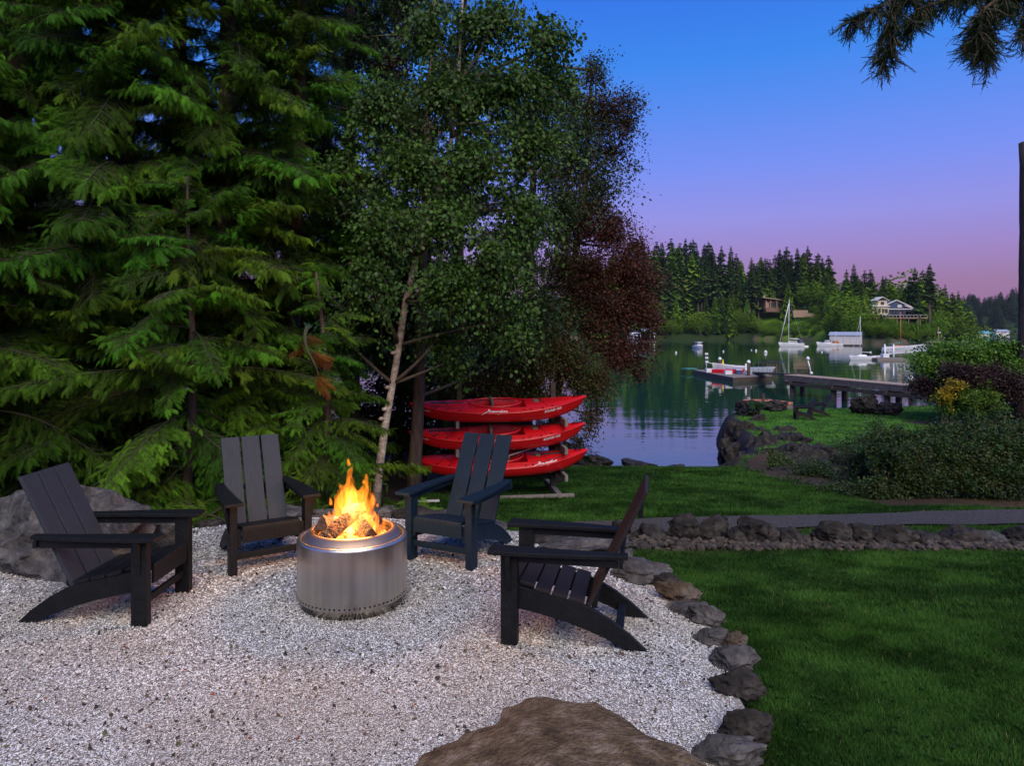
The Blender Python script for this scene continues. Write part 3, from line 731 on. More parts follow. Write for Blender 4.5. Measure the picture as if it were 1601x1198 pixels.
def log(lab, a, b, r, seed, wedge=False):
    a, b = Vector(a), Vector(b); ax = (b - a).normalized(); L_ = (b - a).length
    up = Vector((0, 0, 1)) if abs(ax.z) < .9 else Vector((1, 0, 0))
    x = ax.cross(up).normalized(); y = x.cross(ax); rr = np.random.default_rng(seed)
    n, m = 18, 10; g = Geo(); V = []
    prof = 1 + rr.uniform(-.07, .07, n)
    for i in range(m):
        for k in range(n):
            t_ = k * 2 * math.pi / n; q = prof[k] * r * (1 + rr.uniform(-.03, .03))
            if wedge: q *= min(1, .58 / max(.25, abs(math.cos((t_ + .4) % (2 * math.pi / 3) - math.pi / 3))))
            V.append((a + ax * L_ * i / (m - 1) + x * q * math.cos(t_) + y * q * math.sin(t_))[:])
    V += [a[:], b[:]]
    F = [(i * n + k, i * n + (k + 1) % n, (i + 1) * n + (k + 1) % n, (i + 1) * n + k) for i in range(m - 1) for k in range(n)]
    g.add(V, F + [(0 * n + (k + 1) % n, k, m * n) for k in range(n)][:0])
    o = g.build('firewood_log', M['char'], smooth=True)
    for q_, cc, rev in ((0, m * n, True), ((m - 1) * n, m * n + 1, False)):
        g2 = Geo(); g2.add([V[q_ + k] for k in range(n)] + [V[cc]], [((k + 1) % n, k, n) if rev else (k, (k + 1) % n, n) for k in range(n)]); g2.build('cut_end', M['log_end'], o)
    return tag(o, lab, 'log', 'logs burning in the fire pit')
def S(x, y, z): return (SX + x, SY + y, z)
log('short charred log standing up at the left rim of the fire', S(-.175, -.10, .520), S(-.06, .14, .40), .062, 1, True)
log('split log slanting up through the middle of the fire', S(-.15, -.17, .435), S(.045, .03, .590), .050, 2, True)
log('thick charred log end facing out at the right of the fire', S(.15, -.15, .462), S(-.02, .10, .545), .060, 3, True)
log('lower split log leaning left under the slanting one', S(-.10, -.19, .44), S(-.20, .12, .46), .045, 4, True)
log('log at the back of the fire behind the flames', S(.15, .05, .49), S(-.10, .16, .44), .055, 5)
# embers
em = bpy.data.materials.new('embers'); em.use_nodes = True
N, L = em.node_tree.nodes, em.node_tree.links; b = N['Principled BSDF']; b.inputs['Base Color'].default_value = (.03, .02, .015, 1)
tcc = N.new('ShaderNodeTexCoord'); nz = N.new('ShaderNodeTexNoise'); nz.inputs['Scale'].default_value = 22; nz.inputs['Detail'].default_value = 5
L.new(tcc.outputs['Object'], nz.inputs['Vector'])
cr = N.new('ShaderNodeValToRGB'); cr.color_ramp.elements[0].position = .42; cr.color_ramp.elements[1].position = .62
cr.color_ramp.elements[0].color = (.02, .002, 0, 1); cr.color_ramp.elements[1].color = (1, .34, .05, 1); L.new(nz.outputs[0], cr.inputs[0])
L.new(cr.outputs[0], b.inputs['Emission Color']); b.inputs['Emission Strength'].default_value = 2.2
g = Geo(); tv, tf = ico(2)
for i in range(130):
    a = random.uniform(0, 6.28); r_ = .235 * math.sqrt(random.random()); s = random.uniform(.018, .036)
    V = tv * s * (1 + rng.uniform(-.25, .25, (len(tv), 1))) + np.array(S(r_ * math.cos(a), r_ * math.sin(a), .398 + random.uniform(-.015, .02)))
    g.add(V, tf)
tag(g.build('ember_bed', em), 'glowing orange embers under the burning logs', kind='stuff')
tag(bpy.data.objects['ember_bed'], kind='stuff')

# flames: closed bodies filled with glowing gas
def flame_mat(name, col, strength, sc):
    m = bpy.data.materials.new(name); m.use_nodes = True
    N, L = m.node_tree.nodes, m.node_tree.links; N.clear()
    o = N.new('ShaderNodeOutputMaterial'); e = N.new('ShaderNodeEmission')
    t = N.new('ShaderNodeTexCoord'); mp = N.new('ShaderNodeMapping'); mp.inputs['Scale'].default_value = (sc, sc, sc * .32)
    nz = N.new('ShaderNodeTexNoise'); nz.inputs['Scale'].default_value = 1; nz.inputs['Detail'].default_value = 2.5; nz.inputs['Distortion'].default_value = .8
    L.new(t.outputs['Object'], mp.inputs[0]); L.new(mp.outputs[0], nz.inputs['Vector'])
    r = N.new('ShaderNodeMapRange'); r.inputs[1].default_value = .40; r.inputs[2].default_value = .66; r.inputs[3].default_value = strength * .10; r.inputs[4].default_value = strength * 1.9
    L.new(nz.outputs[0], r.inputs[0])
    e.inputs['Color'].default_value = (*col, 1); L.new(r.outputs[0], e.inputs['Strength']); L.new(e.outputs[0], o.inputs['Volume'])
    m.cycles.volume_sampling = 'DISTANCE'
    return m
def flame_body(name, tongues, m, vox=.006, parent=None):
    g = Geo()
    for (x, y, z0, z1, r, sx, sy, ph) in tongues:
        n = 22; t_ = np.linspace(0, 1, n)
        wob = np.sin(t_ * 7.5 + ph) * .055 * t_ * (1 - t_ * .4)
        px = x + sx * t_ ** 1.3 + wob * (z1 - z0) * 1.3; py = y + sy * t_ + np.cos(t_ * 6 + ph * 2) * .02 * t_
        pz = z0 + (z1 - z0) * t_
        rad = r * (.55 + .9 * np.sin(np.pi * np.minimum(1, t_ ** .75 * .92 + .05)) ** 1.1 * .5) * (1 - t_ ** 1.7) ** .95 * (1 + .14 * np.sin(t_ * 15 + ph * 3)) + .0012
        g.tube(np.stack([px, py, pz], 1), rad, 14)
    o = g.build(name, m, parent, smooth=True)
    rm = o.modifiers.new('r', 'REMESH'); rm.mode = 'VOXEL'; rm.voxel_size = vox
    dg = bpy.context.evaluated_depsgraph_get(); me = bpy.data.meshes.new_from_object(o.evaluated_get(dg)); o.modifiers.clear()
    V = np.zeros(len(me.vertices) * 3, np.float32); me.vertices.foreach_get('co', V); V = V.reshape(-1, 3)
    for i in range(len(V)):
        v = Vector(V[i]); q = mnoise.noise_vector(Vector((v.x * 16, v.y * 16, v.z * 7))); hh = min(1, max(0, (v.z - .02) * 3))
        q2 = mnoise.noise_vector(Vector((v.x * 34, v.y * 34, v.z * 13 + 5)))
        V[i] += np.array((q.x * .016 + q2.x * .006, q.y * .016 + q2.y * .006, q.z * .03)) * (.3 + hh)
    me.vertices.foreach_set('co', V.ravel()); me.materials.clear(); me.materials.append(m); me.update()
    o.data = me
    return o
FL = empty('campfire_flames', (SX, SY, .44), 0, 'bright orange and yellow flames leaping above the logs', 'flames')
FL['kind'] = 'thing'
outer = [(-.005, 0, .02, .445, .088, -.02, 0, .3), (.045, .02, .02, .385, .072, .03, 0, 1.4), (-.045, .01, .03, .335, .068, -.045, 0, 2.2), (.03, -.02, .02, .31, .080, .07, -.01, 3.1),
         (-.085, .02, .0, .235, .045, -.04, .02, 4.0), (-.14, .03, -.01, .15, .036, -.02, .0, 5.1), (.09, -.01, .0, .24, .045, .035, 0, .9), (.14, -.03, -.02, .165, .035, .03, 0, 2.7),
         (.185, -.02, -.03, .115, .034, .03, 0, 1.9), (-.175, -.05, -.02, .09, .03, -.02, 0, 4.9), (.08, -.16, -.03, .10, .028, .03, 0, .2), (.06, .05, .02, .33, .06, .06, 0, 3.9), (-.06, .03, .02, .27, .06, -.07, 0, .6), (0, -.12, -.03, .14, .035, .01, .02, 1.1), (-.05, -.14, -.03, .10, .03, .02, .02, 4.4), (.015, -.10, -.04, .12, .03, .04, 0, 5.5),
         (-.12, -.09, -.03, .09, .028, -.01, 0, 3.5), (.12, .05, 0, .20, .04, .01, 0, 5.9), (-.02, .07, 0, .36, .06, 0, 0, 2.0)]
flame_body('flame_body', outer, flame_mat('flame_gas', (1.0, .235, .018), 15, 24), parent=FL)
inner = [(-.005, 0, 0, .29, .058, -.01, 0, .3), (.04, .0, 0, .25, .045, .03, 0, 1.4), (-.04, .01, 0, .19, .04, -.03, 0, 2.2), (.07, -.02, -.02, .15, .036, .02, 0, .9), (.005, -.11, -.04, .09, .024, .01, .02, 1.1), (-.08, .02, -.01, .13, .03, -.01, 0, 4.1), (.13, -.03, -.03, .09, .022, .02, 0, 2.7)]
flame_body('flame_core', inner, flame_mat('flame_core_gas', (1.0, .46, .13), 22, 30), parent=FL)
wisps = [(-.025, 0, .44, .475, .012, -.01, 0, 1), (-.15, .02, .17, .225, .012, -.01, 0, 2), (.155, -.02, .17, .21, .010, .01, 0, 3), (.075, 0, .33, .385, .014, .0, 0, 4)]
flame_body('flame_wisp', wisps, flame_mat('flame_wisp_gas', (1.0, .22, .012), 34, 40), vox=.004, parent=FL)
fl_d = bpy.data.lights.new('firelight', 'POINT'); fl_d.energy = 38; fl_d.color = (1, .42, .12); fl_d.shadow_soft_size = .10
fl = bpy.data.objects.new('firelight', fl_d); COL.objects.link(fl); fl.location = S(0, 0, .64)
fl2_d = bpy.data.lights.new('ember_light', 'POINT'); fl2_d.energy = 3; fl2_d.color = (1, .36, .09); fl2_d.shadow_soft_size = .05
fl2 = bpy.data.objects.new('ember_light', fl2_d); COL.objects.link(fl2); fl2.location = S(.02, -.06, .50)

# ------------------------------------------------------------------ kayaks and their rack
RK = (-0.10, 12.15); RA = R(8)
RZ = hz(*RK)
rack = empty('kayak_rack', (RK[0], RK[1], RZ), RA, 'grey timber rack holding three kayaks on short arms', 'rack')
for s in (-1, 1):
    x = s * .84
    Geo().box((x, 0, 1.02), (.09, .09, 1.85)).build('post', M['dark_wood'], rack, bevel=.004)
    Geo().bar((x, .55, .05), (x, -.95, .05), .09, .09).build('foot', M['grey_wood'], rack, bevel=.004)
    for z in (.165, -.305, -.765):
        Geo().bar((x + s * .075, .10, z - RZ), (x + s * .075, -.80, z - RZ), .055, .11).build('arm', M['grey_wood'], rack, bevel=.004)
Geo().box((0, -.06, .36), (1.59, .04, .18)).build('lower_rail', M['dark_wood'], rack, bevel=.004)
Geo().bar((-.94, -.99, .14), (1.0, -.99, .14), .05, .09).build('front_rail', M['grey_wood'], rack, bevel=.004)
Geo().box((.955, -.99, .05), (.085, .085, .10)).build('block', M['grey_wood'], rack, bevel=.004)

def kayak(lab, loc, yaw, flip=False, logo_t=-.15, roll=R(-13)):
    """local x along the boat, bow at +x"""
    K = empty('kayak', loc, 0, lab, 'kayak', 'red kayaks on the rack', rot=(-roll, 0, yaw + (0 if not flip else 0)))
    Lh, B = 1.45, .355
    ts = np.sin(np.linspace(-1, 1, 61) * math.pi / 2)
    def wid(t): return B * max(.0, (1 - abs(t) ** 2.3)) ** .78 * (1 - .06 * t) + .004
    def sheer(t): return .225 + (.165 if t > 0 else .075) * abs(t) ** 2.4
    def keel(t): return .02 + (.20 if t > 0 else .15) * abs(t) ** 5.0 + .03 * abs(t) ** 2
    def Xp(t, z):  # raked ends
        rk = (z - keel(t)) / max(.02, sheer(t) - keel(t))
        return Lh * t + (.085 if t > 0 else -.045) * abs(t) ** 8 * rk
    hs = []
    hull, deck = [], []
    for t in ts:
        w, s_, k = wid(t), sheer(t), keel(t); h = s_ - k
        sec = [(0, k), (.42 * w, k + .006 * h), (.70 * w, k + .09 * h), (.88 * w, k + .34 * h), (.97 * w, k + .70 * h), (w, s_)]
        sec = [(-a, b_) for a, b_ in sec[::-1]] + sec[1:]
        hull.append([(Xp(t, z), y, z) for y, z in sec])
        ck = max(0, 1 - (abs((t + .04) / .34)) ** 4)      # cockpit well
        ck = 1.0 if ck > .35 else 0.0
        cr_ = .070 * (1 - abs(t) ** 2)
        dsec = [(w, s_), (.97 * w, s_ + .012), (.80 * w, s_ + .012 + cr_ * .35), (.66 * w, s_ + .015 + cr_ * .7), (.56 * w, (s_ + .018 + cr_ * .8) if not ck else s_ - .04),
                (.50 * w, (s_ + .018 + cr_ * .9) if not ck else s_ - .17), (.0, (s_ + .018 + cr_) if not ck else s_ - .18)]
        dsec = dsec + [(-a, b_) for a, b_ in dsec[-2::-1]]
        deck.append([(Xp(t, s_) if True else 0, y, z) for y, z in dsec])
    def loft(rows, name, m):
        n, k = len(rows), len(rows[0]); V = np.array(rows).reshape(-1, 3)
        F = np.array([(i * k + j, (i + 1) * k + j, (i + 1) * k + j + 1, i * k + j + 1) for i in range(n - 1) for j in range(k - 1)])
        g = Geo(); g.add(V, F); o = g.build(name, m, K, smooth=True)
        try: o.data.set_sharp_from_angle(angle=R(40))
        except Exception: pass
        return o
    loft(hull, 'hull', M['red_plastic']); loft(deck, 'deck', M['red_plastic'])
    def rimz(t): return sheer(t) + .022
    Geo().tube([(Xp(t, sheer(t)), wid(t), sheer(t) + .004) for t in ts[1:-1]], .008, 6).tube([(Xp(t, sheer(t)), -wid(t), sheer(t) + .004) for t in ts[1:-1]], .008, 6).build('seam_rim', M['red_plastic'], K, smooth=True)
    cp = []
    for a in np.linspace(0, 2 * math.pi, 40):
        t = -.04 + .315 * math.cos(a); y = .63 * wid(t) * math.sin(a) * (1 + .05 * math.cos(a)); cp.append((Lh * t, y, sheer(t) + .075 + .02 * math.cos(a) ** 2 * (1 if math.cos(a) > 0 else .3)))
    Geo().tube(cp, .016, 8, caps=False).build('cockpit_rim', M['red_plastic'], K, smooth=True)
    sx = 1 if not flip else -1
    g = Geo().box((sx * -.12, 0, .275), (.05, .30, .20)); g.build('seat_back', M['grey_plastic'], K, bevel=.02)
    Geo().box((sx * .05, 0, .13), (.36, .32, .06)).build('seat', M['grey_plastic'], K, bevel=.02)
    Geo().box((.06, -.235, .272), (.24, .035, .020)).build('side_pad', M['grey_plastic'], K, bevel=.006)
    hx0, hx1 = (-1.16, -.60) if not flip else (.52, 1.18)
    rows = []
    for x in np.linspace(hx0, hx1, 12):
        t = x / Lh; w, s_ = wid(t), sheer(t); cr_ = .070 * (1 - abs(t) ** 2)
        rows.append([(x, q * w, s_ + .020 + cr_ * (1 - abs(q) * .6)) for q in (-.70, -.4, 0, .4, .70)])
    loft(rows, 'stern_mesh', M['mesh_black'])
    g = Geo()
    for t in (-.74, -.60, -.46, .28, .36, .50, .62):
        for s in (-1, 1):
            g.box((Lh * t, s * .86 * wid(t), sheer(t) + .028), (.03, .02, .018))
    for t0, t1 in ((.44, .56), (.56, .44), (-.72, -.56), (-.56, -.72)):
        g.tube([(Lh * t0, -.8 * wid(t0), sheer(t0) + .036), (Lh * (t0 + t1) / 2, 0, sheer(t0) + .095), (Lh * t1, .8 * wid(t1), sheer(t1) + .036)], .005, 5)
    tag(g.build('deck_fittings', M['black'], K), kind='stuff')
    for t in (-.93, .93):
        z = sheer(t)
        Geo().tube([(Lh * t - .05, 0, z + .03), (Lh * t, -.02, z + .065), (Lh * t + .05, 0, z + .03)], .011, 6).build('carry_handle', M['black'], K, smooth=True)
    if True:
        Geo().box((.62 * Lh * .72, 0, sheer(.45) + .08), (.09, .12, .02)).build('drain_cover', M['grey_plastic'], K, bevel=.008)
    # lettering on the side facing the patio
    def text(body, t, z_off, size, bold=0.0, shear=.25):
        cu = bpy.data.curves.new('lettering', 'FONT'); cu.body = body; cu.size = size; cu.shear = shear; cu.extrude = .001; cu.offset = bold; cu.align_x = 'LEFT'
        o = bpy.data.objects.new('lettering', cu); COL.objects.link(o)
        dg = bpy.context.evaluated_depsgraph_get(); me = bpy.data.meshes.new_from_object(o.evaluated_get(dg)); bpy.data.objects.remove(o)
        # wrap the flat letters on to the hull side
        n = len(me.vertices); V = np.zeros(n * 3, np.float32); me.vertices.foreach_get('co', V); V = V.reshape(-1, 3)
        W_ = np.zeros_like(V)
        for i, (x, y, dz) in enumerate(V):
            X = Lh * t + x; tt = max(-.98, min(.98, X / Lh)); s_, k = sheer(tt), keel(tt); z = s_ + z_off + y
            if z <= s_:
                q = (z - k) / (s_ - k); wq = np.interp(q, [0, .09, .34, .70, 1], [.42, .70, .88, .97, 1]) * wid(tt)
            else: wq = (1 - (z - s_) / .05 * .3) * wid(tt)
            if z > s_ + .02: wq = wid(tt) * np.interp(z - s_, [.02, .03, .045, .07], [.95, .86, .78, .62]); 
            W_[i] = (X, -wq - .004 - dz, z)
        me.vertices.foreach_set('co', W_.ravel()); me.materials.clear(); me.materials.append(M['white_print']); me.update()
        o = bpy.data.objects.new('lettering', me); COL.objects.link(o); o.parent = K
        return o
    text('Perception', logo_t, -.002, .075, .0015)
    Geo().tube([(Lh * logo_t - .10, -wid(logo_t) - .006, sheer(logo_t) - .012), (Lh * logo_t - .05, -wid(logo_t) - .004, sheer(logo_t) + .020), (Lh * logo_t + .01, -wid(logo_t) * .96, sheer(logo_t) + .040), (Lh * logo_t + .09, -wid(logo_t) * .93, sheer(logo_t) + .042)],
               [.004, .007, .006, .002], 5).build('logo_swoosh', M['white_print'], K)
    if not flip: text('SOUND 10.5', .52, -.055, .055, .002, .1)
    if not flip: text('perception', -.90, -.05, .032, .001, .1)
    return K
def kloc(dx, dy, z): return (RK[0] + dx * math.cos(RA) - dy * math.sin(RA), RK[1] + dx * math.sin(RA) + dy * math.cos(RA), z)
kayak('topmost red kayak on the rack, bow lifted to the right', kloc(-.20, -.40, .205), RA)
kayak('middle red kayak on the rack, between the other two', kloc(-.22, -.40, -.265), RA)
kayak('lowest red kayak on the rack with a paddle lying across it', kloc(-.17, -.40, -.725), RA, flip=True, logo_t=.42)
pd = empty('kayak_paddle', kloc(.18, -.42, -.36), 0, 'paddle with pale shaft and dark blade lying on the lowest kayak', 'paddle', rot=(0, R(-13), RA + R(8)))
Geo().tube([(-.55, 0, -.02), (.30, 0, 0)], .014, 8).build('shaft', M['white_wall'], pd, smooth=True)
Geo().prism([(.28, -.02), (.36, -.08), (.52, -.095), (.66, -.07), (.70, 0), (.66, .05), (.50, .06), (.36, .04), (.28, .02)], -.006, .006, 'z').build('blade', M['mesh_black'], pd, bevel=.003)
# timber offcut lying by the rack
o = Geo().bar((0, 0, 0), (.42, .03, 0), .05, .03).build('timber_offcut', M['white_wall'], loc=(-1.55, 10.6, hz(-1.4, 10.6) + .03), bevel=.003)
tag(o, 'short pale timber offcut lying in the soil left of the rack', 'plank')

# ------------------------------------------------------------------ foliage building blocks
def nrm(a): return a / (np.linalg.norm(a, axis=-1, keepdims=True) + 1e-9)
def stamp(tv, tf, O, Fd, U, S, tc=None, C=None):
    """copies of template (tv, tf) at O with its +y along Fd and +z near U"""
    Fd = nrm(Fd); X = nrm(np.cross(Fd, U)); Z = np.cross(X, Fd)
    V = O[:, None] + S[:, None, None] * (tv[None, :, 0:1] * X[:, None] + tv[None, :, 1:2] * Fd[:, None] + tv[None, :, 2:3] * Z[:, None])
    F = tf[None] + (np.arange(len(O)) * len(tv))[:, None, None]
    c = None
    if C is not None:
        c = (C[:, None, :] * (tc[None, :, None] if tc is not None else 1)).repeat(1 if tc is not None else len(tf), 1).reshape(-1, 3)
    return V.reshape(-1, 3), F.reshape(-1, tf.shape[1]), c
def frond_template(seed, n=11):
    """flat drooping spray of scale-leaf branchlets, one unit long"""
    r = np.random.default_rng(seed); V = []; F = []; K = []
    def mid(t): return np.array([.05 * math.sin(t * 3 + seed), t * (1 - .12 * t), -.52 * t * t])
    for i in range(6):
        a, b_ = mid(i / 6), mid((i + 1) / 6); k = len(V); V += [a + (.008, 0, 0), a - (.008, 0, 0), b_]; F.append((k, k + 1, k + 2)); K.append(.5)
    for i in range(n):
        t = .08 + .92 * i / n
        for s in (-1, 1):
            L_ = .40 * (1 - t) ** .65 * min(1, .45 + t * 2.2) * r.uniform(.8, 1.15) + .06
            ang = R(48 - 22 * t) + r.normal(0, .08)
            d = np.array([s * math.sin(ang), math.cos(ang), -.45 - .35 * r.random()]); d /= np.linalg.norm(d)
            side = np.array([d[1], -d[0], 0]) * s
            o = mid(t + r.uniform(-.02, .02)); w = .022 + .012 * L_
            tip = o + d * L_ + np.array([0, 0, -.15 * L_])
            k = len(V); V += [o - side * w * .6, o + side * w * .6, tip]; F.append((k, k + 1, k + 2)); K.append(.95 + .25 * t)
            m_ = 3 if L_ > .16 else 2
            for j in range(m_):
                for q in (-1, 1):
                    u = (j + .7) / (m_ + .4); p = o + d * L_ * u + np.array([0, 0, -.15 * L_ * u * u])
                    l2 = L_ * .38 * (1 - u * .6) * r.uniform(.8, 1.2)
                    e = nrm(d * 1.0 + side * q * .85); k = len(V)
                    V += [p - d * w * .9, p + d * w * .9, p + e * l2 + np.array([0, 0, -.2 * l2])]; F.append((k, k + 1, k + 2)); K.append(.9 + .5 * u)
    return np.array(V), np.array(F), np.array(K)
FT = [frond_template(s) for s in range(3)]
def cedar_branch(seed, L_=2.6, n=210, pal=((.013, .040, .004), (.052, .160, .008)), m='frond', lift=.12, droop=.30, flen=(.12, .25), dead=False):
    r = np.random.default_rng(seed); g = Geo()
    t = np.linspace(0, 1, 12)
    bx_ = .12 * np.sin(t * 3 + seed) * t; pts = np.stack([bx_, t * L_, L_ * (lift * t * (1 - t) * 2 - droop * t ** 1.8 + .10 * t ** 4)], 1)
    g.tube(pts, .022 * (1 - t * .85), 6, mi=1)
    side_tips = []
    for k in range(int(n * .24)):      # side branchlets
        q = r.uniform(.15, .95); o = np.array([np.interp(q, t, pts[:, i]) for i in range(3)]); s = 1 if k % 2 else -1
        l = L_ * r.uniform(.14, .32) * (1.1 - q * .5); d = nrm(np.array([s * r.uniform(.5, 1), r.uniform(.3, 1.0), r.uniform(-.35, .05)]))
        e = o + d * l + np.array([0, 0, -.22 * l]); mm = (o + e) / 2 + np.array([0, 0, .08 * l]); g.tube([o, mm, e], [.005, .004, .002], 3, mi=1, caps=False)
        side_tips.append((o, e, d))
    O, D, S_, C_ = [], [], [], []
    c0, c1 = np.array(pal[0]), np.array(pal[1])
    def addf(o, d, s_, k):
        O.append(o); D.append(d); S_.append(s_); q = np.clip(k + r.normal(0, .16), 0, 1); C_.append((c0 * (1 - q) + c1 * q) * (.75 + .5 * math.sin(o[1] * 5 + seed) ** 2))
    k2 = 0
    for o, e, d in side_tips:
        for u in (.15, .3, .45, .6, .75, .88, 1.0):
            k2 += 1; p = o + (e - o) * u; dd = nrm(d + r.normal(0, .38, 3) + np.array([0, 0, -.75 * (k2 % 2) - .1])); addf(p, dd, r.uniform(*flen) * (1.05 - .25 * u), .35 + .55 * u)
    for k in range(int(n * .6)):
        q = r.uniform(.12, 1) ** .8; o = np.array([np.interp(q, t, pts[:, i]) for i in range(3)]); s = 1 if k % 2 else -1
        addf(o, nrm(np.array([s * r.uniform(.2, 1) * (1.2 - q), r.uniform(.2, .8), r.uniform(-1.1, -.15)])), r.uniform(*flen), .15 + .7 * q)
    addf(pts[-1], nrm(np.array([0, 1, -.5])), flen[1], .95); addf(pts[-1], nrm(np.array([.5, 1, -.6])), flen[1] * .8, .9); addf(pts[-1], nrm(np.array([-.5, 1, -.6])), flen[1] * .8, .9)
    O, D, S_, C_ = map(np.array, (O, D, S_, C_)); U = nrm(np.array([0, 0, 1]) + r.normal(0, .22, (len(O), 3)))
    pick = r.integers(0, 3, len(O))
    for i in range(3):
        k = pick == i; V, F, c = stamp(FT[i][0], FT[i][1], O[k], D[k], U[k], S_[k], FT[i][2], C_[k]); g.add(V, F, 0, c)
    me_o = g.build('branch', [M[m], M['green_twig']]); me = me_o.data; bpy.data.objects.remove(me_o); return me
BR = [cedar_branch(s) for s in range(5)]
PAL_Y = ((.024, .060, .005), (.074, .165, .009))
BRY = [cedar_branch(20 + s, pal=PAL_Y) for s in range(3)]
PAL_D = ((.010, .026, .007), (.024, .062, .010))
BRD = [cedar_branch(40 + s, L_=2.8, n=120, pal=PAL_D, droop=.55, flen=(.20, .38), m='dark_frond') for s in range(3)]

def conifer(label, base, h, r0, nb, zr, brs, lean=(0, 0), bl=1.0, seed=0, bark='bark', front=.5, cat='tree', group=None, top=None):
    """trunk with separately built drooping branches; zr = height band of the branches"""
    r = np.random.default_rng(seed)
    t = empty('cedar_tree', base, 0, label, cat, group)
    q = np.linspace(0, 1, 10); pts = np.stack([lean[0] * q + .06 * np.sin(q * 5 + seed), lean[1] * q, q * h - .15], 1)
    Geo().tube(pts, r0 * (1.25 - q) * (1 + .35 * np.exp(-q * 25)), 14, jit=.05).build('trunk', M[bark], t, smooth=True)
    for k in range(nb):
        if h < 5: zr = (zr[0], h * .99)
        z = zr[0] + (zr[1] - zr[0]) * ((k + r.random()) / nb)
        az = r.uniform(0, 2 * math.pi) if r.random() > front else r.normal(math.pi, .75)      # az pi points at the patio
        c = np.array([np.interp(z / h, q, pts[:, i]) for i in range(2)])
        o = bpy.data.objects.new('branch', brs[int(r.integers(len(brs)))]); COL.objects.link(o); o.parent = t
        fall = 1 - (.55 if h > 5 else .75) * max(0, (z - h * .35) / (h * .65))
        s = bl * r.uniform(.72, 1.12) * fall
        o.location = (c[0], c[1], z); o.rotation_euler = (r.normal(R(0), .24), r.normal(0, .38), -az); o.scale = (s, s, s * r.uniform(.8, 1.1))
    return t
G_ = 'western cedars behind the fire'
def gp(x, y): return (x, y, hz(x, y))
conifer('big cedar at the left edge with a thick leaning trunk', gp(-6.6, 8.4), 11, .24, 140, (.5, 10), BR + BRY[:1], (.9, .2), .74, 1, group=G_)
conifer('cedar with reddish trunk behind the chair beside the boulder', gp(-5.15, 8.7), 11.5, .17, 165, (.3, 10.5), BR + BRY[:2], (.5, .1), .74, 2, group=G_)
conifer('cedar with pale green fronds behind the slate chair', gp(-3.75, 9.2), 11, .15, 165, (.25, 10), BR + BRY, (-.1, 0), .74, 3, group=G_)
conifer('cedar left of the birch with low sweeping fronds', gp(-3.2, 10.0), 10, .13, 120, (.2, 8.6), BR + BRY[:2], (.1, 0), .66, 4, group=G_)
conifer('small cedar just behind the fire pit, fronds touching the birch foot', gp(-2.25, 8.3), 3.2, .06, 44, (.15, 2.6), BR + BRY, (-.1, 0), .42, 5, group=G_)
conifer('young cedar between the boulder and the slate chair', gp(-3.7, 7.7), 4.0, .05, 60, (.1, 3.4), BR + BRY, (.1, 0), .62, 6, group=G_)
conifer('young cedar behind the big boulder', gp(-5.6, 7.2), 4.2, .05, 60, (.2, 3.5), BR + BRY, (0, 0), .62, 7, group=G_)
G2 = 'dark conifers behind the cedars'
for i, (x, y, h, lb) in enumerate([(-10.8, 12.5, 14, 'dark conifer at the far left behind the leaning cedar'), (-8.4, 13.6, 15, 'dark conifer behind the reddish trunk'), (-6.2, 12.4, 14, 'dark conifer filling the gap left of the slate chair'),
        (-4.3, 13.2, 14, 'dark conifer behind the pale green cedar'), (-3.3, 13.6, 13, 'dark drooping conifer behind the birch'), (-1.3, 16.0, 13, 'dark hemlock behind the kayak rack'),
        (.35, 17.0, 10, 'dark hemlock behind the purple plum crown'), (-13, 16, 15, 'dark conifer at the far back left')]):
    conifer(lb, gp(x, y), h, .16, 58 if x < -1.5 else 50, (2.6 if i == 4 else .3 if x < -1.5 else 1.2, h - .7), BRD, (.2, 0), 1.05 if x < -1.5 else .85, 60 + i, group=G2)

# one dead brown spray hanging in the cedars
ds = cedar_branch(90, L_=.55, n=12, pal=((.16, .06, .015), (.34, .15, .03)), m='frond', flen=(.16, .30), droop=.2)
o = bpy.data.objects.new('dead_cedar_spray', ds); COL.objects.link(o)
p = PY(480, 512, 7.2); o.location = p; o.rotation_euler = (R(-68), R(10), R(170)); tag(o, 'dead orange brown cedar spray hanging among the green fronds', 'foliage')

